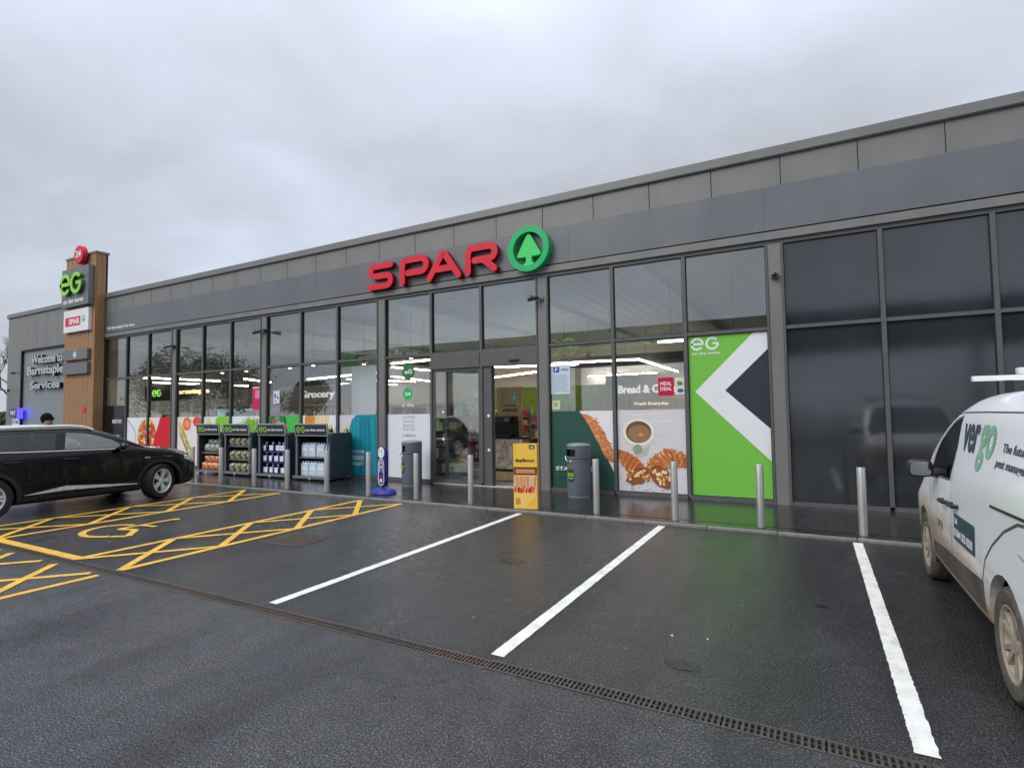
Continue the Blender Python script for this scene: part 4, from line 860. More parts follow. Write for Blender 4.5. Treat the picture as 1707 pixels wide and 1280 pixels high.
for r2, z in enumerate((.10, .58)):
    for k in range(4):
        lb = ORD[k] + ' shrink wrapped water pack on the %s shelf of the rightmost display unit' % ('lower', 'upper')[r2]
        if r2 == 0 and k == 0:
            pk = empty('water_pack', (0, 0, 0), 0, lb, 'water pack'); mb = MB(); mb.box(-.135, .135, -.09, .09, .01, .27); mb.build('wrap', 'paleblue', pk, bevel=.04); wp.build('bottles', 'white', pk, smooth=40); mb = MB(); mb.box(-.10, .10, -.0935, -.0905, .12, .2); mb.build('wrap_label', 'white', pk); q = pk
        else: q = copy_tree(pk)
        q.scale = (1.02, 1.2, 1.22); q.rotation_euler = (0, 0, random.uniform(-.12, .12)); q.location = (-11.60 + .285 * k, -.64 + random.uniform(-.02, .03), PZ + z); q['label'] = lb; q['group'] = 'water packs on the %s shelf' % ('lower', 'upper')[r2]

# ================================================================== BINS
def bin_(x, y, rz, label):
    q = empty('litter_bin', (x, y, PZ), rz, label, 'litter bin', 'round slate grey litter bins at the entrance')
    rr = .235
    # hooded drum with an opening cut in its front
    n = 48; zs = [.03, .08, .30, .60, .76, .79, .925, .93, .99]; vs = []; fs = []
    for z in zs:
        r2 = rr * (1.0 if z > .05 else .97)
        for k in range(n): a = 2 * math.pi * k / n; vs.append((r2 * math.cos(a), r2 * math.sin(a), z))
    for i in range(len(zs) - 1):
        for k in range(n):
            am = (k + .5) * 360 / n
            if zs[i] >= .79 and zs[i + 1] <= .925 and 218 < am < 286: continue
            fs.append((i * n + k, i * n + (k + 1) % n, (i + 1) * n + (k + 1) % n, (i + 1) * n + k))
    mb = MB(); mb.add(vs, fs); mb.build('drum', 'bin', q, smooth=30)
    mb = MB(); mb.lathe([(rr * .80, .77), (rr * .80, .95)], 32); mb.build('inner_liner', 'blackgloss', q, smooth=30)
    mb = MB(); mb.lathe([(rr + .004, .988), (rr + .004, 1.0), (rr * .9, 1.025), (rr * .5, 1.04), (0, 1.045)], 48); mb.build('lid', 'binlid', q, smooth=50)
    mb = MB(); mb.lathe([(rr - .01, .0), (rr - .01, .03)], 40); mb.build('base_ring', 'binlid', q)
    mb = MB(); mb.lathe([(rr + .003, .735), (rr + .003, .745)], 48); mb.build('door_seam', 'gasket', q)
    mb = MB(); mb.tube([(-.10, -.25, .70), (-.16, -.215, .72), (-.2, -.17, .78)], .012, 8); mb.build('handle', 'silver', q)
    mb = MB(); mb.lathe([(0, -.012), (.022, -.012), (.022, 0)], 12, 'y', (-.04, -rr + .001, .70)); mb.build('lock', 'silver', q)
    vs = []; 
    for z in (.30, .54):
        for k in range(9): a = R(252 + 36 * k / 8 - 12); vs.append(((rr + .004) * math.cos(a), (rr + .004) * math.sin(a), z))
    mb = MB(); mb.add(vs, [(k, k + 1, k + 10, k + 9) for k in range(8)]); lb_ = mb.build('label_plate', 'limedark2', q, smooth=40)
    Mx = Matrix.Rotation(R(-12), 4, 'Z'); mb = MB(Mx); eg_logo(mb, -.065, .40, .075, -rr - .012, -rr - .004); mb.build('logo', 'lime', lb_)
    text('words', 'on the move', -.055, .06, .36, .38, -rr - .004, 'white', lb_, depth=.004, bold=.03, M=Mx)
MT['limedark2'] = mat('dark_green_label', (.02, .05, .02), .4)
bin_(-8.24, -.55, R(-14), 'slate grey litter bin in front of the white word poster'); bin_(-4.09, -.52, R(-10), 'slate grey litter bin in front of the dark green poster')

# ================================================================== BLUE FORECOURT SIGN
q = empty('forecourt_sign', (-8.02, -1.78, PZ), R(-16), 'blue capsule shaped forecourt sign on a domed blue foot', 'sign')
mb = MB(); mb.lathe([(.33, 0), (.335, .02), (.31, .055), (.20, .10), (.10, .125), (.06, .13), (0, .131)], 36, sy=.8); mb.build('foot', 'bluebase', q, smooth=40)
mb = MB(); mb.tube([(0, 0, .11), (0, 0, .2)], .03, 10); mb.build('spring', 'black', q)
def capsule(x0, x1, z0, z1, n=10):
    r2 = (x1 - x0) / 2; xm = (x0 + x1) / 2; return circ(xm, z1 - r2, r2, n=n, a0=0, a1=180) + circ(xm, z0 + r2, r2, n=n, a0=180, a1=360)
mb = MB(); mb.prism(capsule(-.155, .155, .14, 1.0), -.04, .04); mb.build('panel', 'navy', q, bevel=.012)
mb = MB(); mb.lathe([(0, -.0445), (.115, -.0445), (.12, -.0405)], 30, 'y', (0, 0, .85)); d = mb.build('white_disc', 'white', q, smooth=20)
mb = MB(); mb.stroke(arc(0, .85, .05, 200, -60, 12), .012, -.0465, -.0446); mb.build('disc_mark', 'unitframe', d)
pts = capsule(-.105, .105, .17, .71); mb = MB(); mb.stroke(pts, .022, -.045, -.0405, True); mb.build('white_outline', 'white', q)
mb = MB()
for z in (.60, .50): mb.stroke([(-.05, z - .05), (-.05, z)] + arc(0, z, .05, 170, 10, 6) + [(.05, z - .05)], .024, -.0445, -.0406)
mb.build('white_marks', 'white', q)
mb = MB(); mb.lathe([(0, -.0445), (.03, -.0445), (.03, -.0406)], 18, 'y', (0, 0, .34)); mb.build('red_mark', 'red', q); mb = MB(); mb.prism([(-.05, .30), (.05, .30), (.04, .23), (-.04, .23)], -.0445, -.0407); mb.build('lower_mark', 'white', q)

# ================================================================== INSIDE THE SHOP
# coffee counter and machine seen through the doorway
q = empty('coffee_counter', (-6.55, .82, .036), 0, 'pale marble fronted coffee counter inside the open doorway', 'counter')
m, t, p = newmat('brown_veined_marble'); n1 = tnoise(t, 3.4, 8, .62); t.links.new(ramp(n1, [(.36, (.66, .53, .44)), (.475, (.58, .46, .37)), (.50, (.14, .09, .07)), (.525, (.58, .46, .37)), (.64, (.70, .58, .50))], t), p.inputs['Base Color']); p.inputs['Roughness'].default_value = .3; MT['marble'] = m
mb = MB(); mb.box(-.7, .50, 0, .6, .30, 1.02); mb.build('body', 'marble', q, bevel=.004); mb = MB(); mb.box(-.72, .52, -.02, .62, 1.021, 1.06); mb.build('worktop', 'black', q); mb = MB(); mb.box(-.68, .48, .03, .55, 0.02, .24); mb.build('plinth', 'oak', q); mb = MB(); mb.box(-.69, .49, .02, .58, .241, .299); mb.build('dark_band', 'black', q)  # last box: plain black band between marble body and oak plinth
mb = MB(); mb.box(-.45, .24, .50, .56, 1.06, 1.60); mb.build('back_panel', 'oak', q); mb = MB(); mb.box(-.45, .24, .48, .54, 1.601, 2.28); bp = mb.build('sign_panel', 'oak', q)
ex, ez = .05, 2.03
mb = MB(); mb.lathe([(0, .470), (.115, .470), (.115, .4795)], 26, 'y', (ex, 0, ez)); d = mb.build('round_emblem', 'green', bp); mb = MB(); mb.stroke(circ(ex, ez, .095, n=24), .012, .468, .4699, True); mb.stroke([(ex, ez + .05), (ex, ez - .05)], .04, .4685, .4699); mb.stroke([(ex - .05, ez + .02), (ex - .05, ez - .04)], .016, .4685, .4699); mb.stroke([(ex + .05, ez + .02), (ex + .05, ez - .04)], .016, .4685, .4699); mb.build('emblem_lines', 'white', d)
text('words', 'We proudly serve', -.28, .10, 1.78, 1.85, .4795, 'dark_ink', bp, depth=.003, bold=.03); text('words', 'STARBUCKS', -.30, .14, 1.66, 1.74, .4795, 'dark_ink', bp, depth=.003, bold=.05)
mc = empty('coffee_machine', (-6.86, .95, 1.097), 0, 'black coffee machine standing on the marble counter', 'coffee machine')
mb = MB(); mb.box(-.02, .48, .05, .30, 0, .50); mb.build('body', 'blackgloss', mc, bevel=.02); mb = MB(); mb.box(.03, .43, -.03, .05, .0, .05); mb.box(.03, .43, -.03, .05, .33, .48); mb.build('front_hood', 'black', mc, bevel=.01); mb = MB(); mb.box(.28, .40, -.033, -.0305, .38, .45); mb.build('screen', 'unitframe', mc); mb = MB(); mb.box(-.17, -.04, .05, .28, .0, .38); mb.lathe([(.05, .38), (.06, .5), (.062, .51)], 14, c=(-.10, .16, 0)); mb.build('bean_tower', 'unitframe', mc, bevel=.01)
def shelfunit(x, y, wd, h, rz, label, cs, rows=5, dep=.45):
    q = empty('shelf_unit', (x, y, .036), rz, label, 'shelf unit'); mb = MB(); mb.box(0, wd, dep - .03, dep, 0, h); mb.build('back_board', 'iwall', q)
    for k in range(rows): z = .08 + k * (h - .12) / rows; mb = MB(); mb.box(0, wd, 0, dep - .031, z, z + .03); mb.build('shelf', 'unitframe', q)
    mb = MB()
    for k in range(rows):
        z = .08 + k * (h - .12) / rows + .031; xx = .03
        while xx < wd - .1:
            w_ = rnd.uniform(.06, .14); c = rnd.choice(cs)
            for _ in range(2):
                mb.cc = tuple(min(1, v * rnd.uniform(.8, 1.15)) for v in c); hh = rnd.uniform(.5, .85) * (h - .12) / rows; mb.box(xx, xx + w_ * .92, .02 + .15 * _, .14 + .15 * _, z, z + hh)
            xx += w_
    o = mb.build('packets', 'print', q); o['kind'] = 'stuff'
CM_ = [S(150, 70, 60), S(205, 180, 110), S(80, 105, 80), S(215, 212, 205), S(190, 130, 90), S(90, 100, 135), S(130, 95, 70), S(215, 180, 165), S(60, 55, 52), S(190, 185, 175)]
shelfunit(-9.45, 1.2, 1.35, 1.92, 0, 'shelves of snacks inside behind the white word poster', CM_)
shelfunit(-13.9, 1.6, 4.1, 1.92, 0, 'low grocery shelves inside behind the jacket poster', CM_)
shelfunit(-5.0, 3.3, 4.4, 1.55, 0, 'bakery shelves inside below the bread sign', [S(190, 120, 60), S(220, 170, 110), S(120, 70, 40), S(240, 225, 200)], 4)
shelfunit(-18.5, 1.6, 4.0, 1.85, 0, 'magazine shelves inside behind the vegetable posters', CM_)
shelfunit(-12.5, 9.5, 7.0, 1.75, 0, 'tall shelves at the back seen through the open doorway', CM_, 6)
shelfunit(-5.98, 1.1, .85, 1.62, R(0), 'basket stand full of snacks inside the doorway on the right', [S(60, 40, 30), S(120, 80, 56), S(205, 175, 140), S(150, 95, 60), S(215, 150, 90)], 8, .4)
shelfunit(-22.5, 11.5, 9.5, 2.1, 0, 'drinks shelves along the back wall left of the centre', [S(60, 130, 130), S(200, 215, 220), S(70, 100, 170), S(180, 60, 60)], 6)
mb = MB(); mb.box(-10.5, -5.6, 6.6, 6.7, 1.5, 2.55); tag(mb.build('lime_wall', mat('lime_wall_panel', (.26, .38, .03), .6), None), 'lime green piece of wall inside behind the coffee counter', 'board')  # added slab standing in for the lime green shop wall
shelfunit(-11.8, 5.2, 3.6, 1.8, 0, 'bread shelves in the middle of the shop behind the doors', [S(200, 150, 90), S(225, 190, 140), S(170, 110, 60), S(240, 225, 200), S(180, 60, 50)], 6)
shelfunit(-20.5, 4.8, 6.0, 1.9, 0, 'sweet shelves in the second aisle at the left', CM_, 6)
# interior signs
q = empty('bakery_sign', (0, 0, 0), 0, 'oak bakery sign board with white words Bread and Cakes', 'sign')
mb = MB(); mb.box(-4.95, -.5, 3.2, 3.35, 1.72, 1.98); mb.build('board', 'oak', q); mb = MB(); mb.box(-4.8, -.5, 3.25, 3.4, 1.985, 2.62); mb.build('upper_board', 'iwall', q)
MT['litwhite'] = emis('lit_white_letters', (1, .97, .92), .55)
text('words', 'Bread & Cakes', -4.45, -2.95, 2.13, 2.34, 3.24, 'litwhite', q, depth=.03, bold=.015); text('words', 'Fresh Everyday', -4.02, -3.15, 1.80, 1.90, 3.199, 'litwhite', q, depth=.01, bold=.03)
q = empty('grocery_sign', (0, 0, 0), 0, 'brown grocery sign board with white raised word over the shelves', 'sign')
mb = MB(); mb.box(-16.6, -12.6, 2.6, 2.7, 1.95, 2.10); mb.build('board', 'oak', q); mb = MB(); mb.box(-16.8, -12.2, 2.65, 2.75, 2.105, 2.7); mb.build('upper_board', 'iwall', q)
text('words', 'Grocery', -15.75, -14.1, 2.2, 2.52, 2.64, 'litwhite', q, depth=.03, bold=.015); text('words', 'Getting you the essentials', -15.6, -13.3, 1.99, 2.06, 2.598, 'white', q, depth=.01, bold=.03)
q = empty('till_sign', (0, 0, 0), 0, 'dark till sign with lime eG and the yellow word Barnstaple', 'sign')
mb = MB(); mb.box(-28.8, -22.0, 4.3, 4.4, 2.45, 3.15); mb.build('board', 'duct', q); mb = MB(); eg_logo(mb, -28.1, 2.65, .34, 4.27, 4.295); mb.build('logo', emis('lit_lime', (.35, .9, .15), .9), q)
text('words', 'Barnstaple', -26.3, -23.6, 2.66, 2.95, 4.295, emis('lit_yellow', (1, .85, .45), 1.1), q, depth=.02, bold=.04)
for x, lb in ((-26.4, 'teal lit chiller cabinet behind the pizza poster'), (-24.3, 'teal lit chiller cabinet beside the left column')):
    q = empty('chiller_cabinet', (x, 6.4, .036), 0, lb, 'chiller'); mb = MB(); mb.box(0, 1.6, .05, .6, 0, 2.1); mb.build('cabinet', 'unit', q); mb = MB(); mb.box(.08, 1.52, .03, .049, .3, 1.98); mb.build('glass_front', emis('chiller_glow', (.25, .55, .55), .35), q)
    mb = MB(); mb.box(.08, 1.52, .0, .029, 1.3, 1.34); mb.box(.08, 1.52, .0, .029, .9, .94); mb.build('shelf_edge', 'silver', q)
q = empty('sale_counter', (-22.6, 1.2, .036), 0, 'till counter with a black screen at the left end inside', 'counter'); mb = MB(); mb.box(0, 3, 0, .7, 0, 1.1); mb.build('body', 'iwall', q, bevel=.01); mb = MB(); mb.box(.6, 1.1, .2, .25, 1.3, 1.72); mb.box(.82, .88, .2, .24, 1.1, 1.3); mb.build('till_screen', 'black', q)
for x, lb in ((-21.5, 'thin white post inside the left end pane'), (-19.35, 'short white post inside beside the left column')):
    o = MB().box(x, x + .07, .9, .97, .036, 2.25 if x < -21 else 2.15).build('display_post', 'white'); tag(o, lb, 'post')

# ================================================================== BEHIND THE CAMERA (mirrored in the glass)
cn = empty('forecourt_canopy', (0, 0, 0), 0, 'fuel forecourt canopy with a green striped fascia, seen mirrored in the windows', 'canopy')
mb = MB(); mb.box(-32, 16, -38, -20.12, 5.7, 6.3); mb.build('soffit', 'duct', cn); mb = MB(); mb.box(-32, 16, -20.12, -20, 5.62, 6.45); mb.build('fascia', 'black', cn)
mb = MB(); mb.box(-32, 16, -20.0, -19.94, 5.28, 5.48); mb.box(-32, -30.2, -20.0, -19.93, 5.49, 6.4); mb.build('green_band', 'green', cn)
for x in (-28, -16, -4, 8):
    mb = MB(); mb.box(x, x + .4, -29, -28.6, 0, 5.7); mb.build('canopy_column', 'unitframe', cn)
Mm = Matrix.Rotation(math.pi, 4, 'Z'); Mm.translation = (0, -39.9, 0)
text('words', 'on the move', 24.2, 29.9, 5.55, 6.2, -20.0, 'white', cn, depth=.03, bold=.03, M=Mm); mb = MB(Mm); eg_logo(mb, 12.2, 5.0, 1.1, -20.12, -20.0, 1.0); mb.build('letters', 'lime', cn)
def lamppost(x, y, h, lb):
    q = empty('lamp_post', (x, y, 0), 0, lb, 'lamp post'); mb = MB(); mb.tube([(0, 0, 0), (0, 0, 1.2)], .09, 10); mb.tube([(0, 0, 1.2), (0, 0, h)], [.06, .045], 10); mb.build('pole', 'unitframe', q, smooth=40)
    for s_ in (-1, 1): mb = MB(); mb.box(min(0, s_ * .9), max(0, s_ * .9), -.15, .15, h, h + .09); mb.build('lamp_head', 'black', q, bevel=.02)
lamppost(-50, -21, 8, 'double headed lamp post across the car park, mirrored in the left windows'); lamppost(-47, 3.0, 7.0, 'double headed lamp post beyond the far left end of the building')
def leafy(x, y, h, w_, lb, nm='broadleaf_tree', n=5200):
    q = empty(nm, (x, y, 0), 0, lb, 'tree'); rr = random.Random(int(x * 7 + y)); mb = MB(); mb.tube([(0, 0, 0), (.1, 0, h * .3), (0, .1, h * .6), (0, 0, h * .85)], [.25, .2, .12, .05], 8)
    for k in range(9): a = rr.uniform(0, 6.28); z = h * rr.uniform(.3, .7); mb.tube([(0, 0, z), (math.cos(a) * w_ * .35, math.sin(a) * w_ * .35, z + h * .15)], [.08, .03], 6)
    mb.build('trunk', 'bark', q, smooth=60)
    cl_ = [(rr.uniform(-1, 1) * w_ * .36, rr.uniform(-1, 1) * w_ * .36, h * rr.uniform(.35, .88), rr.uniform(.16, .3) * w_) for _ in range(16)]; mb = MB()
    for k in range(n):
        c_ = rr.choice(cl_); d = Vector((rr.gauss(0, 1), rr.gauss(0, 1), rr.gauss(0, 1))).normalized() * c_[3] * rr.uniform(.6, 1.05); p_ = Vector(c_[:3]) + d; a = Vector((rr.uniform(-1, 1), rr.uniform(-1, 1), rr.uniform(-1, 1))).normalized() * .14; b = a.cross(Vector((rr.uniform(-1, 1), rr.uniform(-1, 1), .3))).normalized() * .10
        mb.add([p_ - a, p_ + b, p_ + a, p_ - b], [(0, 1, 2, 3)])
    mb.build('crown', 'leaf', q)
for x, y, h, w_, lb in ((-56, -27, 9, 7, 'dense tree across the road, mirrored in the pizza poster pane'), (-63, -25, 8, 7, 'dense tree mirrored farthest left in the windows'), (-50, -33, 5.8, 5, 'lower tree mirrored right of the left column'), (-70, -28, 10, 8, 'tall tree at the far end of the row across the road')):
    leafy(x, y, h, w_, lb)
def bare(x, y, h, lb):
    q = empty('bare_tree', (x, y, 0), 0, lb, 'tree'); rr = random.Random(int(x * 3 + y)); mb = MB(); tw_ = MB()
    def br(p_, d, ln, r2, dep):
        e = p_ + d * ln; (mb if dep < 3 else tw_).tube([p_, p_ + d * ln * .5 + Vector((rr.uniform(-1, 1), rr.uniform(-1, 1), 0)) * ln * .05, e], [r2, r2 * .8, r2 * .6], 5 if dep < 3 else 3, cap=False)
        if dep >= 6: return
        for _ in range(3 if dep < 5 else 2):
            nd = (d + Vector((rr.uniform(-1, 1), rr.uniform(-1, 1), rr.uniform(-.2, .7))) * .65).normalized(); br(e, nd, ln * rr.uniform(.6, .8), r2 * .6, dep + 1)
    br(Vector((0, 0, 0)), Vector((0, 0, 1)), h * .28, .16, 0); mb.build('trunk', 'bark', q); tw_.build('twigs', 'bark', q)
bare(-52, 6.2, 9, 'bare winter tree beyond the far left end of the building'); bare(-58, 9.5, 10, 'taller bare winter tree farther back at the left edge'); bare(-66, 8, 9, 'bare winter tree farthest back at the left edge')
mb = MB()
rr = random.Random(5)
for k in range(9000):
    x = rr.uniform(-120, -34); y = 26 + rr.uniform(-1.2, 1.2); z = rr.uniform(0, 2.6) ; a = Vector((rr.uniform(-1, 1), rr.uniform(-1, 1), rr.uniform(-1, 1))).normalized() * .3; b = a.cross(Vector((.3, rr.uniform(-1, 1), .8))).normalized() * .22; p_ = Vector((x, y, z)); mb.add([p_ - a, p_ + b, p_ + a, p_ - b], [(0, 1, 2, 3)])
tag(mb.build('hedge', 'leaf'), 'long dark hedge far behind the left end of the building', 'hedge')

# ================================================================== VEHICLES
from mathutils.bvhtree import BVHTree
def herm(xs, ys, x):
    n = len(xs)
    if x <= xs[0]: return ys[0]
    if x >= xs[-1]: return ys[-1]
    i = 0
    while xs[i + 1] < x: i += 1
    def slope(j):
        if j == 0: return (ys[1] - ys[0]) / (xs[1] - xs[0])
        if j == n - 1: return (ys[-1] - ys[-2]) / (xs[-1] - xs[-2])
        a = (ys[j] - ys[j - 1]) / (xs[j] - xs[j - 1]); b = (ys[j + 1] - ys[j]) / (xs[j + 1] - xs[j])
        return 0 if a * b <= 0 else 2 * a * b / (a + b)
    h = xs[i + 1] - xs[i]; t = (x - xs[i]) / h; m0, m1 = slope(i) * h, slope(i + 1) * h
    return (2 * t ** 3 - 3 * t * t + 1) * ys[i] + (t ** 3 - 2 * t * t + t) * m0 + (-2 * t ** 3 + 3 * t * t) * ys[i + 1] + (t ** 3 - t * t) * m1
def catmull(P, sub):
    o = []; n = len(P)
    for i in range(n - 1):
        p0, p1, p2, p3 = P[max(0, i - 1)], P[i], P[i + 1], P[min(n - 1, i + 2)]
        for k in range(sub):
            t = k / sub; o.append(tuple(.5 * ((2 * b) + (-a + c) * t * .8 + (2 * a - 5 * b + 4 * c - d) * t * t * .8 + .0 + ((-a + 3 * b - 3 * c + d) * t ** 3) * .8 + (c - b) * 2 * .2 * t) if False else b + (c - b) * t + .5 * t * (1 - t) * ((1 - t) * ((c - a) * .5 - (c - b)) * 1.6 - t * ((d - b) * .5 - (c - b)) * 1.6) for a, b, c, d in zip(p0, p1, p2, p3)))
    o.append(P[-1]); return o
def loft(st, dy=.045, sub=5):
    ys = [s[0] for s in st]; K = len(st[0][1]); Y = []
    y = ys[0]
    n = int((ys[-1] - ys[0]) / dy); Y = sorted(set([round(ys[0] + (ys[-1] - ys[0]) * i / n, 4) for i in range(n + 1)] + [ys[0] + .012, ys[0] + .03, ys[-1] - .012, ys[-1] - .03]))
    bm = bmesh.new(); rows = []
    for y in Y:
        P = [(herm(ys, [s[1][k][0] for s in st], y), herm(ys, [s[1][k][1] for s in st], y)) for k in range(K)]
        half = catmull(P, sub); ring = half + [(-x, z) for x, z in half[-2:0:-1]]
        rows.append([bm.verts.new((x, y, z)) for x, z in ring])
    m_ = len(rows[0])
    for a, b in zip(rows, rows[1:]):
        for k in range(m_): bm.faces.new((a[k], a[(k + 1) % m_], b[(k + 1) % m_], b[k]))
    bm.faces.new(rows[0][::-1]); bm.faces.new(rows[-1])
    bmesh.ops.recalc_face_normals(bm, faces=bm.faces)
    return bm
def inpoly(p, poly):
    c = False; n = len(poly)
    for i in range(n):
        a, b = poly[i - 1], poly[i]
        if (a[1] > p[1]) != (b[1] > p[1]) and p[0] < (b[0] - a[0]) * (p[1] - a[1]) / (b[1] - a[1]) + a[0]: c = not c
    return c
def carve(bm, poly, pred, ax=(1, 2)):
    """cut the outline (in the plane of the two axes) into the skin and return the faces inside it"""
    a0, a1 = ax; lo = [min(p[i] for p in poly) - .001 for i in (0, 1)]; hi = [max(p[i] for p in poly) + .001 for i in (0, 1)]
    def cand():
        o = []
        for f in bm.faces:
            if not pred(f): continue
            u = [v.co[a0] for v in f.verts]; v_ = [v.co[a1] for v in f.verts]
            if max(u) >= lo[0] and min(u) <= hi[0] and max(v_) >= lo[1] and min(v_) <= hi[1]: o.append(f)
        return o
    fs = cand()
    for i in range(len(poly)):
        p, q = poly[i - 1], poly[i]; d = (q[0] - p[0], q[1] - p[1]); ln = math.hypot(*d)
        if ln < 1e-6: continue
        no = Vector((0, 0, 0)); no[a0] = -d[1] / ln; no[a1] = d[0] / ln; co = Vector((0, 0, 0)); co[a0] = p[0]; co[a1] = p[1]
        # only faces near this edge
        l2 = (min(p[0], q[0]) - .02, min(p[1], q[1]) - .02); h2 = (max(p[0], q[0]) + .02, max(p[1], q[1]) + .02); sel = []
        for f in cand():
            u = [v.co[a0] for v in f.verts]; v_ = [v.co[a1] for v in f.verts]
            if max(u) >= l2[0] and min(u) <= h2[0] and max(v_) >= l2[1] and min(v_) <= h2[1]: sel.append(f)
        if not sel: continue
        g = set(sel)
        for f in sel: g.update(f.edges); g.update(f.verts)
        bmesh.ops.bisect_plane(bm, geom=list(g), dist=1e-5, plane_co=co, plane_no=no)
    o = []
    for f in bm.faces:
        if pred(f):
            c = f.calc_center_median()
            if inpoly((c[a0], c[a1]), poly): o.append(f)
    return o
def smooth_poly(pts, rr=.04, n=4):
    o = []
    for i in range(len(pts)):
        a, b, c = Vector(pts[i - 1]), Vector(pts[i]), Vector(pts[(i + 1) % len(pts)]); r1 = min(rr, (a - b).length * .4, (c - b).length * .4)
        p = b + (a - b).normalized() * r1; q = b + (c - b).normalized() * r1
        for k in range(n + 1): t = k / n; o.append(tuple(p * (1 - t) ** 2 + b * 2 * t * (1 - t) + q * t * t))
    return o
def groove(bm, pts, pred, wd=.009, mi=1, closed=False):
    P_ = pts + ([pts[0]] if closed else [])
    for a, b in zip(P_, P_[1:]):
        d = Vector((b[0] - a[0], b[1] - a[1])); d.normalize(); n_ = Vector((-d.y, d.x)) * wd / 2
        for f in carve(bm, [(a[0] + n_.x, a[1] + n_.y), (b[0] + n_.x, b[1] + n_.y), (b[0] - n_.x, b[1] - n_.y), (a[0] - n_.x, a[1] - n_.y)], pred): f.material_index = mi
def window(bm, poly, pred, name, material, parent, ax=(1, 2), seal=.014, side=None):
    """cut a window out of the skin; its faces become a pane object of its own for each side"""
    fs = carve(bm, poly, pred, ax)
    if not fs: print('no faces', name); return
    if seal: 
        r_ = bmesh.ops.inset_region(bm, faces=fs, thickness=seal, depth=-.003, use_even_offset=True, use_boundary=True)
        for f in r_['faces']: f.material_index = 1
    groups = {}
    for f in fs: groups.setdefault(0 if ax != (1, 2) else (1 if f.calc_center_median().x > 0 else -1), []).append(f)
    for g in groups.values():
        mb = MB(); idx = {}; 
        for f in g:
            for v in f.verts:
                if v not in idx: idx[v] = len(idx)
        vs = [None] * len(idx)
        for v, i in idx.items(): vs[i] = v.co - v.normal * .003
        mb.add(vs, [[idx[v] for v in f.verts] for f in g]); mb.build(name, material, parent, smooth=35)
    bmesh.ops.delete(bm, geom=fs, context='FACES')
def arch(bm, cy, cz, r, lip=None, lipmat=1, n=28, minx=.45):
    pr = lambda f: abs(f.calc_center_median().x) > minx
    if lip:
        for f in carve(bm, circ(cy, cz, r + lip, n=n), pr): f.material_index = lipmat
    fs = carve(bm, circ(cy, cz, r, n=n), lambda f: abs(f.calc_center_median().x) > minx)
    bmesh.ops.delete(bm, geom=fs, context='FACES')
    eds = [e for e in bm.edges if e.is_boundary and all(abs(math.hypot(v.co.y - cy, v.co.z - cz) - r) < .012 and abs(v.co.x) > minx for v in e.verts)]
    ex = bmesh.ops.extrude_edge_only(bm, edges=eds)
    for v in ex['geom']:
        if isinstance(v, bmesh.types.BMVert): v.co.x -= math.copysign(.06, v.co.x)
    for f in bm.faces:
        pass
def wheelwell(cy, cz, r, x0, x1, parent):
    for s_ in (1, -1):
        mb = MB(); n = 20; vs = []
        for x in (x0, x1):
            for k in range(n + 1): a = R(-12 + 204 * k / n); vs.append((s_ * x, cy + r * math.cos(a), cz + r * math.sin(a)))
        fs = [(k, k + 1, n + 2 + k, n + 1 + k) for k in range(n)] + [list(range(n + 1))]
        mb.add(vs, fs); mb.build('wheel_arch_liner', 'black', parent, smooth=60)
def finish(bm, name, mats_, parent, sm=32):
    bmesh.ops.recalc_face_normals(bm, faces=bm.faces)
    me = bpy.data.meshes.new(name); bm.to_mesh(me); bm.free()
    for q in mats_: me.materials.append(MT[q] if isinstance(q, str) else q)
    me.shade_smooth(); me.set_sharp_from_angle(angle=R(sm)); return link(name, me, parent)
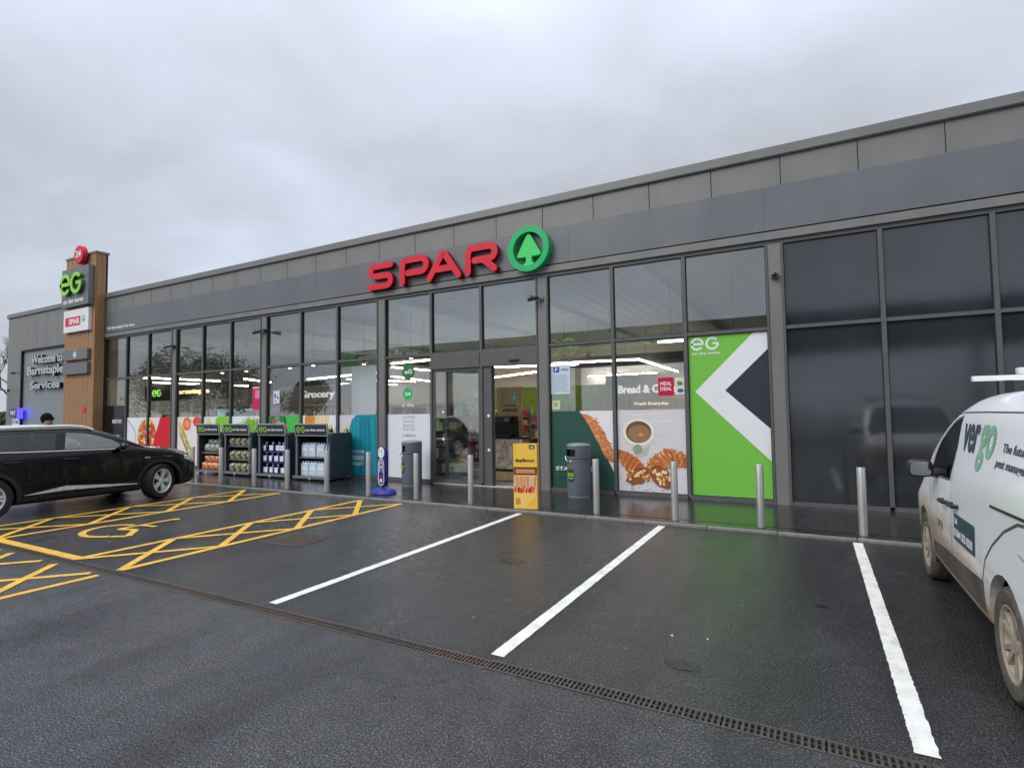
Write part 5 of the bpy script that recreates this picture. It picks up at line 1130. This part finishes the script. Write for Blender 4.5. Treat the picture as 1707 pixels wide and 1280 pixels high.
def wheel(parent, x, y, r, wd, rim_r, steer, rimmat, tyremat, spokes=5, pair=9, sw=.030, hub=.055):
    q = empty('wheel', (x, y, r), steer + (math.pi if x < 0 else 0)); q.parent = parent
    h = wd / 2; mb = MB(); mb.lathe([(rim_r, -h * .9), (rim_r + .03, -h), (r - .03, -h), (r - .006, -h * .8), (r, -h * .6), (r, -h * .32), (r - .008, -h * .3), (r - .008, -h * .25), (r, -h * .23), (r, h * .23), (r - .008, h * .25), (r - .008, h * .3), (r, h * .32), (r, h * .6), (r - .006, h * .8), (r - .03, h), (rim_r + .035, h), (rim_r + .006, h * .93), (rim_r, h * .88)], 48, 'x', cap=False)
    mb.build('tyre', tyremat, q, smooth=35)
    rm = MB(); rm.lathe([(rim_r, -h * .88), (rim_r - .012, -h * .6), (rim_r - .03, 0), (rim_r - .03, h * .4), (rim_r - .016, h * .80), (rim_r + .004, h * .90), (rim_r + .006, h * .93), (rim_r - .004, h * .94), (rim_r - .02, h * .82)], 48, 'x', cap=False)
    for k in range(spokes):
        for s_ in ((-1, 1) if pair else (0,)):
            a = 2 * math.pi * k / spokes + R(pair) * s_; ai = 2 * math.pi * k / spokes + R(pair) * s_ * .35
            co, ci = Vector((0, math.cos(a), math.sin(a))), Vector((0, math.cos(ai), math.sin(ai))); to, ti = Vector((0, -math.sin(a), math.cos(a))), Vector((0, -math.sin(ai), math.cos(ai)))
            p1, p2 = ci * hub * .6, co * (rim_r - .012); xo, xi = h * .86, h * .72
            rm.add([p1 - ti * sw * .8 + Vector((xi, 0, 0)), p1 + ti * sw * .8 + Vector((xi, 0, 0)), p2 + to * sw * .62 + Vector((xo, 0, 0)), p2 - to * sw * .62 + Vector((xo, 0, 0)),
                    p1 - ti * sw * .8 + Vector((xi - .03, 0, 0)), p1 + ti * sw * .8 + Vector((xi - .03, 0, 0)), p2 + to * sw * .9 + Vector((xo - .035, 0, 0)), p2 - to * sw * .9 + Vector((xo - .035, 0, 0))],
                   [(0, 3, 2, 1), (4, 5, 6, 7), (0, 1, 5, 4), (1, 2, 6, 5), (2, 3, 7, 6), (3, 0, 4, 7)])
    rm.lathe([(hub, h * .5), (hub, h * .76), (hub * .6, h * .80), (0, h * .81)], 24, 'x'); ro = rm.build('rim', rimmat, q, smooth=35)
    mb = MB(); mb.lathe([(rim_r * .62, h * .1), (rim_r * .62, h * .2), (0, h * .2)], 32, 'x'); mb.build('brake_disc', 'iron', ro)
    mb = MB(); mb.lathe([(rim_r - .04, -h * .5), (0, -h * .5)], 24, 'x'); mb.build('backing_disc', 'black', ro)
    return q
# ------------------------------------------------------------------ black car
m, t, p = newmat('black_car_paint'); p.inputs['Base Color'].default_value = (.0025, .0027, .004, 1); p.inputs['Roughness'].default_value = .2; p.inputs['Coat Weight'].default_value = .45; p.inputs['Specular IOR Level'].default_value = .25; p.inputs['Coat Roughness'].default_value = .03; MT['carpaint'] = m
def sec(w, zb, belt, mid, gut, roof, top, sh=.9):
    return [(0, zb), (.62 * w, zb), (.93 * w, zb + .03), (.985 * w, zb + .14), (w, .62), (.985 * w, sh), belt, mid, gut, roof, (0, top)]
A = [(-2.295, sec(.78, .40, (.70, .90), (.66, .96), (.60, 1.0), (.3, 1.02), 1.03, .8)), (-2.24, sec(.87, .34, (.78, .96), (.71, 1.04), (.63, 1.09), (.33, 1.12), 1.12, .82)), (-2.12, sec(.915, .28, (.82, 1.02), (.73, 1.15), (.63, 1.24), (.36, 1.28), 1.29, .86)),
     (-1.85, sec(.93, .23, (.855, 1.09), (.74, 1.27), (.62, 1.40), (.37, 1.44), 1.455)), (-1.5, sec(.93, .21, (.875, 1.105), (.76, 1.31), (.64, 1.475), (.38, 1.52), 1.53)), (-.8, sec(.93, .20, (.88, 1.09), (.775, 1.32), (.66, 1.50), (.4, 1.555), 1.565)),
     (-.1, sec(.93, .20, (.88, 1.075), (.775, 1.31), (.665, 1.50), (.4, 1.56), 1.57)), (.3, sec(.93, .20, (.88, 1.065), (.775, 1.29), (.675, 1.455), (.42, 1.515), 1.53)), (.7, sec(.93, .20, (.88, 1.055), (.80, 1.20), (.73, 1.315), (.45, 1.39), 1.41)),
     (1.05, sec(.93, .20, (.875, 1.04), (.825, 1.10), (.775, 1.155), (.47, 1.21), 1.225)), (1.25, sec(.93, .20, (.868, 1.025), (.82, 1.055), (.76, 1.08), (.47, 1.11), 1.12)), (1.7, sec(.925, .21, (.845, .975), (.80, 1.0), (.74, 1.02), (.45, 1.05), 1.06)),
     (2.0, sec(.90, .23, (.80, .90), (.76, .93), (.70, .955), (.42, .98), .985, .8)), (2.17, sec(.84, .26, (.73, .80), (.69, .83), (.63, .86), (.38, .885), .89, .72)), (2.26, sec(.76, .30, (.65, .68), (.6, .71), (.55, .73), (.32, .75), .755, .63)), (2.295, sec(.66, .34, (.55, .60), (.5, .62), (.45, .63), (.3, .64), .64, .58))]
car = empty('parked_car', (-12.93, -5.545, 0), 0, 'black estate style SUV parked nose in at the far left', 'car')
bm = loft(A)
side = lambda f: abs(f.calc_center_median().x) > .5 and abs(f.normal.x) > .25
up = lambda f: f.calc_center_median().z > .95
fy, ry, wr = 1.45, -1.315, .365
# lower cladding
for f in carve(bm, [(-2.4, .1), (2.4, .1), (2.4, .34), (-2.4, .34)], lambda f: abs(f.calc_center_median().x) > .5): f.material_index = 1
arch(bm, fy, wr, .40, .065, 1); arch(bm, ry, wr, .40, .065, 1)
W1 = smooth_poly([(-.24, 1.12), (.70, 1.10), (.80, 1.13), (.60, 1.28), (.30, 1.39), (.05, 1.435), (-.17, 1.452)], .035)
W2 = smooth_poly([(-1.20, 1.145), (-.36, 1.125), (-.29, 1.455), (-1.08, 1.452), (-1.20, 1.38)], .035)
W3 = smooth_poly([(-1.90, 1.25), (-1.32, 1.15), (-1.27, 1.15), (-1.17, 1.445), (-1.50, 1.425)], .035)
wpred = lambda f: abs(f.calc_center_median().x) > .55 and f.calc_center_median().z > 1.0 and abs(f.normal.x) > .2
window(bm, W1, wpred, 'side_window', 'carglass', car); window(bm, W2, wpred, 'side_window', 'carglassdark', car); window(bm, W3, wpred, 'side_window', 'carglassdark', car)
window(bm, smooth_poly([(-.74, 1.13), (.74, 1.13), (.56, 1.50), (-.56, 1.50)], .06), lambda f: f.calc_center_median().y > .3 and f.calc_center_median().y < 1.35 and f.normal.z > .3 and f.normal.y > .1, 'windscreen', 'carglass', car, ax=(0, 2), seal=.02)
window(bm, smooth_poly([(-.62, 1.14), (.62, 1.14), (.54, 1.48), (-.54, 1.48)], .06), lambda f: f.calc_center_median().y < -1.8 and f.normal.y < -.1, 'rear_window', 'carglassdark', car, ax=(0, 2), seal=.02)
groove(bm, [(-.27, 1.12), (-.22, 1.0), (-.20, .36)], side); groove(bm, [(1.02, .40), (1.04, .75), (.98, 1.03)], side); groove(bm, [(-1.28, 1.14), (-1.20, .95), (-.98, .75), (-.87, .55), (-.85, .38)], side); groove(bm, [(-.85, .385), (-.20, .365), (1.02, .40)], side, .007); groove(bm, [(.95, 1.03), (1.5, .975), (1.95, .88)], side, .007)
hf = carve(bm, smooth_poly([(1.93, .80), (2.16, .70), (2.20, .77), (2.10, .85), (1.95, .87)], .02), side)
for f in hf: f.material_index = 2
tf = carve(bm, smooth_poly([(-2.24, .90), (-1.98, .98), (-1.98, 1.02), (-2.22, 1.0)], .02), side)
for f in tf: f.material_index = 3
finish(bm, 'body', ['carpaint', 'black', mat('headlamp_lens', (.5, .5, .52), .08, metal=.5), 'reddark'], car)
for y in (fy, ry): wheelwell(y, wr, .41, .5, .90, car)
for x in (.81, -.81): wheel(car, x, fy, wr, .235, .245, R(21), 'silver', 'rubber'); wheel(car, x, ry, wr, .235, .245, 0, 'silver', 'rubber')
for s_ in (1, -1):
    mb = MB(); mb.tube([(s_ * .905 - s_ * .008, -1.30, 1.138), (s_ * .888, -.8, 1.12), (s_ * .888, -.1, 1.103), (s_ * .885, .5, 1.09), (s_ * .878, .82, 1.085)], .010, 6); mb.build('chrome_strip', 'silver', car)
    mb = MB(); mb.tube([(s_ * .60, -1.75, 1.455), (s_ * .645, -1.45, 1.525), (s_ * .66, -.8, 1.55), (s_ * .665, -.1, 1.555), (s_ * .665, .14, 1.53), (s_ * .672, .30, 1.475)], .027, 8); mb.build('roof_rail', 'silver', car)
    mb = MB(); mb.prism([(-.83, .375), (-.22, .475), (.98, .375), (.98, .36), (-.22, .395)], s_ * .915, s_ * .944, 'x'); mb.build('sill_trim', 'silver', car)
    for y in (-.14, -.98): mb = MB(); mb.tube([(s_ * .915, y - .12, .955), (s_ * .945, y - .08, .957), (s_ * .945, y + .10, .953), (s_ * .915, y + .14, .95)], .016, 8); mb.build('door_handle', 'blackgloss', car)
    mb = MB(); mb.tube([(s_ * .86, .62, 1.09), (s_ * .96, .66, 1.11)], .03, 8); mb.build('mirror_arm', 'black', car)
    bmm = bmesh.new(); bmesh.ops.create_uvsphere(bmm, u_segments=16, v_segments=10, radius=1)
    for v in bmm.verts: v.co = Vector((v.co.x * .11 + s_ * 1.02, v.co.y * (.10 if v.co.y > 0 else .045) + .66, v.co.z * .075 * (1 if v.co.z > 0 else .8) + 1.13))
    finish(bmm, 'wing_mirror', ['blackgloss'], car)
    mb = MB(); mb.box(min(s_ * .93, s_ * .941), max(s_ * .93, s_ * .941), 1.12, 1.22, .868, .886); mb.build('side_badge', 'silver', car)
mb = MB(); mb.box(-.75, .75, -.9, .9, .28, .32); mb.build('cabin_floor', 'black', car)
for x in (.38, -.38):
    for y in (-.05, -.95):
        mb = MB(); mb.box(x - .24, x + .24, y - .2, y + .3, .55, .70); mb.box(x - .24, x + .24, y - .34, y - .2, .6, 1.22); mb.box(x - .12, x + .12, y - .36, y - .26, 1.23, 1.38); mb.build('car_seat', mat('grey_seat', (.12, .125, .13), .8) if x > 0 and y > -.1 else 'unitframe', car, bevel=.04)
mb = MB(); mb.box(-.74, .74, .55, .95, .75, 1.03); mb.build('dashboard', 'black', car, bevel=.05)
mb = MB(); mb.lathe([(.165, -.012), (.18, 0), (.165, .012), (.15, 0), (.165, -.012)], 24, 'y', (.38, .42, 1.0)); mb.build('steering_wheel', 'black', car)

# ------------------------------------------------------------------ white van
m, t, p = newmat('dirty_white_paint'); c = t.nodes.new('ShaderNodeTexCoord'); sp = t.nodes.new('ShaderNodeSeparateXYZ'); t.links.new(c.outputs['Object'], sp.inputs[0])
n1 = tnoise(t, 3.2, 7, .65, sc3=(1, .55, 1.6)); n2 = tnoise(t, 26, 5, .7); n3 = tnoise(t, 70, 3, .6)
yf = mth('MULTIPLY', mth('SUBTRACT', sp.outputs[1], .2, tree=t), .10, tree=t)
h = mth('SUBTRACT', mth('ADD', .90, yf, tree=t), sp.outputs[2], tree=t); k = mth('ADD', mth('MULTIPLY', h, 2.4, tree=t), mth('MULTIPLY', mth('SUBTRACT', n1, .5, tree=t), 1.5, tree=t), tree=t)
k = mth('ADD', k, mth('MULTIPLY', mth('SUBTRACT', n2, .5, tree=t), .25, tree=t), tree=t)
f = ramp(k, [(.12, (0, 0, 0)), (.45, (.45,) * 3), (.95, (.97,) * 3)], t)
dirt = ramp(n2, [(.3, (.27, .18, .105)), (.7, (.40, .30, .20))], t)
base = vmix((.88, .89, .90), (.76, .75, .73), ramp(n3, [(.62, (0, 0, 0)), (.75, (.5,) * 3)], t), t)
t.links.new(vmix(base, dirt, f, t), p.inputs['Base Color']); sp2 = t.nodes.new('ShaderNodeSeparateColor'); t.links.new(f, sp2.inputs[0]); t.links.new(mth('ADD', .22, mth('MULTIPLY', sp2.outputs[0], .5, tree=t), tree=t), p.inputs['Roughness'])
p.inputs['Coat Weight'].default_value = .3; MT['vanpaint'] = m
MT['dirtyplastic'] = mat('muddy_black_plastic', (.075, .062, .05), .7, var=.45, ns=5); MT['muddytyre'] = mat('muddy_tyre', (.085, .072, .058), .85, var=.4, ns=14, bump=.3); MT['muddyrim'] = mat('muddy_alloy', (.36, .31, .24), .55, metal=.25, var=.3, ns=10)
def secv(w, zb, sh, belt, mid, gut, roof, top): return [(0, zb), (.62 * w, zb), (.92 * w, zb + .02), (.985 * w, zb + .12), (w, .66), (w * .992, sh), belt, mid, gut, roof, (0, top)]
V = [(-2.21, secv(.84, .42, .85, (.82, 1.22), (.77, 1.42), (.71, 1.60), (.5, 1.69), 1.71)), (-2.17, secv(.90, .34, .9, (.875, 1.23), (.81, 1.45), (.74, 1.64), (.52, 1.75), 1.78)), (-2.05, secv(.9175, .30, .95, (.895, 1.235), (.83, 1.46), (.76, 1.66), (.53, 1.785), 1.815)),
     (-1.2, secv(.9175, .26, .95, (.90, 1.19), (.84, 1.43), (.768, 1.66), (.54, 1.81), 1.84)), (-.5, secv(.9175, .24, .92, (.90, 1.14), (.842, 1.40), (.78, 1.665), (.60, 1.80), 1.84)), (-.1, secv(.9175, .24, .9, (.90, 1.11), (.845, 1.39), (.785, 1.66), (.60, 1.79), 1.825)),
     (.2, secv(.9175, .24, .9, (.897, 1.09), (.848, 1.37), (.792, 1.63), (.58, 1.755), 1.785)), (.5, secv(.9175, .24, .88, (.893, 1.07), (.854, 1.32), (.806, 1.545), (.56, 1.665), 1.69)), (.8, secv(.915, .24, .87, (.888, 1.05), (.858, 1.24), (.822, 1.42), (.55, 1.52), 1.54)), (1.1, secv(.915, .24, .86, (.882, 1.03), (.86, 1.14), (.835, 1.26), (.53, 1.345), 1.36)),
     (1.38, secv(.91, .24, .85, (.872, 1.01), (.85, 1.06), (.825, 1.10), (.5, 1.17), 1.18)), (1.55, secv(.905, .24, .83, (.86, .985), (.83, 1.02), (.80, 1.045), (.49, 1.09), 1.10)), (1.8, secv(.89, .25, .80, (.83, .93), (.80, .96), (.76, .98), (.47, 1.015), 1.025)), (2.0, secv(.865, .27, .76, (.79, .87), (.76, .90), (.72, .92), (.45, .95), .96)), (2.13, secv(.81, .29, .70, (.72, .79), (.69, .82), (.64, .84), (.4, .86), .87)), (2.21, secv(.70, .33, .6, (.6, .66), (.56, .69), (.5, .71), (.3, .73), .73))]
van = empty('parked_van', (1.855, -5.15, 0), 0, 'white pest control van streaked with brown dirt, parked nose in at the right', 'van')
vf, vr, vw = 1.345, -1.315, .325
bm = loft(V, .045)
sv = lambda f: abs(f.calc_center_median().x) > .5 and abs(f.normal.x) > .25
arch(bm, vf, vw, .385); arch(bm, vr, vw, .385)
for f in carve(bm, [(-.86, .34), (.92, .34), (.92, .46), (.5, .50), (-.3, .53), (-.86, .56)], sv): f.material_index = 1
wv = lambda f: abs(f.calc_center_median().x) > .6 and f.calc_center_median().z > 1.0 and abs(f.normal.x) > .3
window(bm, smooth_poly([(.12, 1.095), (.98, 1.055), (1.14, 1.085), (.98, 1.215), (.74, 1.37), (.48, 1.50), (.22, 1.60), (.02, 1.635), (.05, 1.40)], .02), wv, 'side_window', 'carglassdark', van, seal=.02)
window(bm, smooth_poly([(-.80, 1.12), (.80, 1.12), (.66, 1.70), (-.66, 1.70)], .08), lambda f: .2 < f.calc_center_median().y < 1.5 and f.normal.y > .2 and f.normal.z > .2, 'windscreen', 'carglassdark', van, ax=(0, 2), seal=.03)
window(bm, smooth_poly([(-.62, 1.2), (.62, 1.2), (.58, 1.58), (-.58, 1.58)], .06), lambda f: f.calc_center_median().y < -2.1 and f.normal.y < -.3, 'rear_window', 'carglassdark', van, ax=(0, 2), seal=.02)
G_ = lambda pts, wd=.010: groove(bm, pts, sv, wd)
G_([(.05, 1.60), (.06, 1.12), (.07, .80), (.07, .34)]); G_([(1.16, 1.05), (1.10, .98), (.93, .86), (.90, .60), (.88, .40)])
G_([(-1.75, 1.075), (-1.60, 1.06), (-1.34, .97), (-1.10, .84), (-.94, .72), (-.84, .56), (-.83, .36)], .02)
G_([(.15, 1.65), (-.5, 1.66), (-1.6, 1.665), (-2.0, 1.66)], .012); G_([(.0, 1.655), (.22, 1.635), (.5, 1.535), (.78, 1.40), (1.0, 1.25)], .008)
G_([(-2.02, 1.62), (-2.05, .95)], .01)
G_([(-1.6, .90), (-1.98, .84)], .008)
body = finish(bm, 'body', ['vanpaint', 'dirtyplastic'], van)
bvh = BVHTree.FromPolygons([v.co.copy() for v in body.data.vertices], [tuple(q.vertices) for q in body.data.polygons])
for y in (vf, vr): wheelwell(y, vw, .395, .48, .89, van)
for x in (.805, -.805): wheel(van, x, vf, vw, .205, .212, R(0), 'muddyrim', 'muddytyre', 5, 13, .022); wheel(van, x, vr, vw, .205, .212, 0, 'muddyrim', 'muddytyre', 5, 13, .022)
def wrap(mb_or_obj, y0, off=.003):
    """lay a flat print, drawn in x-z, onto the left flank: x runs towards the tail"""
    me = mb_or_obj.data
    for v in me.vertices:
        y = y0 - v.co.x; h_ = bvh.ray_cast(Vector((-2, y, v.co.z)), Vector((1, 0, 0))); x = h_[0].x if h_[0] else -.9
        v.co = Vector((x - off + v.co.y * .5, y, v.co.z))
def vtext(nm, s_, y0, w_, z0, z1, m_, bold=.02):
    o = text(nm, s_, 0, w_, z0, z1, 0, m_, van, depth=.001, bold=bold)
    bmm = bmesh.new(); bmm.from_mesh(o.data); bmesh.ops.triangulate(bmm, faces=[f for f in bmm.faces if len(f.verts) > 4]); bmm.to_mesh(o.data); bmm.free(); wrap(o, y0); return o
MT['vnavy'] = mat('dark_navy_print', (.02, .05, .08), .4); MT['vgreen'] = mat('soft_green_print', (.20, .42, .28), .4)
vtext('lettering', 'ver', -.10, .44, 1.36, 1.575, 'vnavy', .028); vtext('lettering', 'go', -.56, .38, 1.255, 1.58, 'vgreen', .03)
vtext('slogan_line', 'The future of', -1.12, .62, 1.42, 1.475, 'vnavy', .02); vtext('slogan_line', 'pest management', -1.06, .78, 1.31, 1.37, 'vnavy', .02)
def vplate(nm, pts, m_, off=.004):
    mb = MB(); P0 = [(p_[0], p_[1]) for p_ in pts]; ys_ = [p_[0] for p_ in P0]; zs_ = [p_[1] for p_ in P0]; n = 8; bmm = bmesh.new(); f0 = bmm.faces.new([bmm.verts.new((p_[0], 0, p_[1])) for p_ in P0])
    for k in range(1, n):
        for ax_, lo_, hi_ in ((0, min(ys_), max(ys_)), (2, min(zs_), max(zs_))):
            co = Vector((0, 0, 0)); no = Vector((0, 0, 0)); co[ax_] = lo_ + (hi_ - lo_) * k / n; no[ax_] = 1; bmesh.ops.bisect_plane(bmm, geom=list(bmm.faces) + list(bmm.edges) + list(bmm.verts), plane_co=co, plane_no=no)
    for v in bmm.verts:
        h_ = bvh.ray_cast(Vector((-2, v.co.x, v.co.z)), Vector((1, 0, 0))); v.co = Vector(((h_[0].x if h_[0] else -.9) - off, v.co.x, v.co.z))
    return finish(bmm, nm, [m_], van)
vplate('phone_panel', smooth_poly([(-.06, .67), (-.69, .67), (-.69, .88), (-.06, .87)], .03), 'vnavy')
vtext('phone_words', 'Call', -.09, .10, .80, .845, 'white', .03).data.transform(Matrix.Translation((-.004, 0, 0))); vtext('phone_words', '01844 355 0330', -.09, .56, .70, .765, 'white', .035).data.transform(Matrix.Translation((-.004, 0, 0)))
vtext('small_lettering', 'vergo', .60, .22, .62, .72, mat('faint_print', (.22, .17, .12), .6), .02)
vplate('slide_rail', [(-1.09, 1.075), (-2.0, 1.105), (-2.0, 1.122), (-1.09, 1.092)], 'black', .006)
for s_ in (-1, 1):
    for y, z in ((.26, .91), (-.10, .93)):
        mb = MB(); mb.tube([(s_ * .905, y + .10, z), (s_ * .945, y + .07, z + .002), (s_ * .945, y - .07, z + .004), (s_ * .905, y - .10, z + .004)], .016, 8); mb.build('door_handle', 'black', van)
    mb = MB(); mb.tube([(s_ * .87, .70, 1.10), (s_ * .98, .66, 1.11)], [.05, .03], 8); mb.build('mirror_arm', 'black', van)
    bmm = bmesh.new(); bmesh.ops.create_cube(bmm, size=2); bmesh.ops.subdivide_edges(bmm, edges=bmm.edges, cuts=5, use_grid_fill=True)
    for v in bmm.verts:
        c_ = v.co; l_ = (abs(c_.x) ** 4 + abs(c_.y) ** 4 + abs(c_.z) ** 4) ** .25; v.co = Vector((c_.x / l_ * .095 + s_ * 1.02, c_.y / l_ * (.09 if c_.y > 0 else .035) + .66, c_.z / l_ * .080 + 1.145))
    wm = finish(bmm, 'wing_mirror', ['black'], van)
    mb = MB(); mb.prism(smooth_poly([(s_ * 1.02 - .078, 1.083), (s_ * 1.02 + .075, 1.083), (s_ * 1.02 + .08, 1.207), (s_ * 1.02 - .072, 1.207)], .04), .618, .626); mb.build('mirror_glass', mat('mirror_glass', (.35, .37, .38), .05, metal=1.0), wm)
rk = empty('roof_rack', (1.855, -5.15, 0), 0, 'white roof rack with pipe rails on top of the white van', 'roof rack')
for y in (-.07, -1.15, -1.75): mb = MB(); mb.box(-.76, .76, y - .03, y + .03, 1.895, 1.935); mb.build('cross_bar', 'white', rk, bevel=.006); mb = MB(); mb.box(-.56, -.52, y - .03, y + .03, 1.78, 1.8945); mb.box(.52, .56, y - .03, y + .03, 1.78, 1.8945); mb.build('rack_foot', 'black', rk)
mb = MB(); mb.box(-.5, -.42, -1.9, -1.0, 1.937, 1.965); mb.box(.42, .5, -1.9, -1.0, 1.937, 1.965); mb.build('side_rail', 'white', rk, bevel=.006)
mb = MB(); mb.box(-.42, .5, -1.4, -1.34, 1.966, 2.0); mb.build('ladder_bar', 'white', rk)
for x in (.38, -.38):
    mb = MB(); mb.box(x - .24, x + .24, .2, .7, .7, .85); mb.box(x - .24, x + .24, .06, .2, .75, 1.4); mb.box(x - .12, x + .12, .06, .16, 1.42, 1.6); mb.build('van_seat', 'black', van, bevel=.04)
mb = MB(); mb.box(-.74, .74, .02, .05, .4, 1.58); mb.build('bulkhead', 'unitframe', van)
mb = MB(); mb.box(-.78, .78, 1.0, 1.5, .8, 1.12); mb.build('dashboard', 'black', van, bevel=.05)

# ================================================================== PERSON behind the black car
pr = empty('person', (-14.45, -5.13, 0), R(-60), 'person in a dark hooded jacket standing behind the black car', 'person')
J = dict(pelvis=(0, 0, .95), spine=(0, 0, 1.15), chest=(0, .01, 1.36), neck=(0, 0, 1.52), skull=(0, .03, 1.62), top=(0, .02, 1.70),
 ls=(-.19, 0, 1.44), le=(-.25, -.03, 1.16), lw=(-.24, .10, .94), lh=(-.235, .13, .87), rs=(.19, 0, 1.44), re=(.25, -.03, 1.16), rw=(.24, .10, .94), rh=(.235, .13, .87),
 lhip=(-.10, 0, .90), lk=(-.11, .03, .50), la=(-.11, -.02, .09), lt=(-.12, .14, .04), rhip=(.10, 0, .90), rk=(.11, .03, .50), ra=(.11, -.04, .09), rt=(.12, .12, .04))
Er = [('pelvis', 'spine', .14), ('spine', 'chest', .15), ('chest', 'neck', .065), ('neck', 'skull', .095), ('skull', 'top', .08), ('chest', 'ls', .075), ('ls', 'le', .05), ('le', 'lw', .036), ('lw', 'lh', .036), ('chest', 'rs', .075), ('rs', 're', .05), ('re', 'rw', .036), ('rw', 'rh', .036), ('pelvis', 'lhip', .10), ('lhip', 'lk', .065), ('lk', 'la', .045), ('la', 'lt', .04), ('pelvis', 'rhip', .10), ('rhip', 'rk', .065), ('rk', 'ra', .045), ('ra', 'rt', .04)]
names = list(J); vs = [J[k] for k in names]; rad = {'pelvis': .14}; ed = []
for a, b, r2 in Er: ed.append((names.index(a), names.index(b))); rad[b] = r2
rl = [rad[k] for k in names]
for hnd in ('lh', 'rh'):
    hx, hy, hz = J[hnd]; s_ = -1 if hnd == 'lh' else 1
    for i, (dy_, ln) in enumerate(((-.03, .070), (-.01, .085), (.012, .080), (.032, .065))):
        b_ = len(vs); vs += [(hx, hy + dy_, hz - .045), (hx - s_ * .008, hy + dy_, hz - .045 - ln * .5), (hx - s_ * .022, hy + dy_, hz - .045 - ln)]; rl += [.010, .009, .008]; ed += [(names.index(hnd), b_), (b_, b_ + 1), (b_ + 1, b_ + 2)]
    b_ = len(vs); vs += [(hx - s_ * .02, hy + .05, hz - .02), (hx - s_ * .03, hy + .062, hz - .055)]; rl += [.011, .009]; ed += [(names.index(hnd), b_), (b_, b_ + 1)]
me = bpy.data.meshes.new('body'); me.from_pydata(vs, ed, []); ob = link('body', me, pr); ob.modifiers.new('s', 'SKIN'); sk = me.skin_vertices[0].data
for i, r2 in enumerate(rl): sk[i].radius = (r2, r2 * (.8 if i < len(names) and names[i] in ('spine', 'chest', 'pelvis') else 1)); sk[i].use_root = (i == 0)
ob.modifiers.new('d', 'SUBSURF').render_levels = 2; ob.modifiers['d'].levels = 2
dg = bpy.context.evaluated_depsgraph_get(); me2 = bpy.data.meshes.new_from_object(ob.evaluated_get(dg)); ob.modifiers.clear(); ob.data = me2; me2.materials.clear()
for k in ('jacket', 'denim', 'skin', 'black'): me2.materials.append(MT[k])
for q in me2.polygons:
    c = q.center; q.material_index = 1 if (c.z < .92 and abs(c.x) < .2 and c.z > .1) else 3 if c.z <= .1 else 2 if ((c.z > 1.5) or (c.z < .93 and abs(c.x) >= .2)) else 0
me2.shade_smooth()
bmm = bmesh.new(); bmesh.ops.create_uvsphere(bmm, u_segments=18, v_segments=12, radius=1)
for v in bmm.verts: v.co = Vector((v.co.x * .102, v.co.y * .112 - .01 + (.03 if v.co.y > .3 and v.co.z < .2 else 0), v.co.z * .125 + 1.70))
bmesh.ops.delete(bmm, geom=[v for v in bmm.verts if v.co.z < 1.64 and v.co.y > .02], context='VERTS'); finish(bmm, 'hat', ['jacket'], pr)
for s_ in (-1, 1): mb = MB(); mb.lathe([(0, -.008), (.009, 0), (0, .008)], 8, 'y', (s_ * .032, .118, 1.635)); mb.build('eye', 'blackgloss', pr)
mb = MB(); mb.add([(-.012, .11, 1.60), (.012, .11, 1.60), (0, .145, 1.60), (0, .112, 1.645)], [(0, 1, 2), (0, 2, 3), (1, 3, 2), (0, 3, 1)]); mb.build('nose', 'skin', pr)
mb = MB(); mb.tube([(-.03, .105, 1.572), (0, .118, 1.570), (.03, .105, 1.572)], .006, 6); mb.build('mouth', 'red', pr)
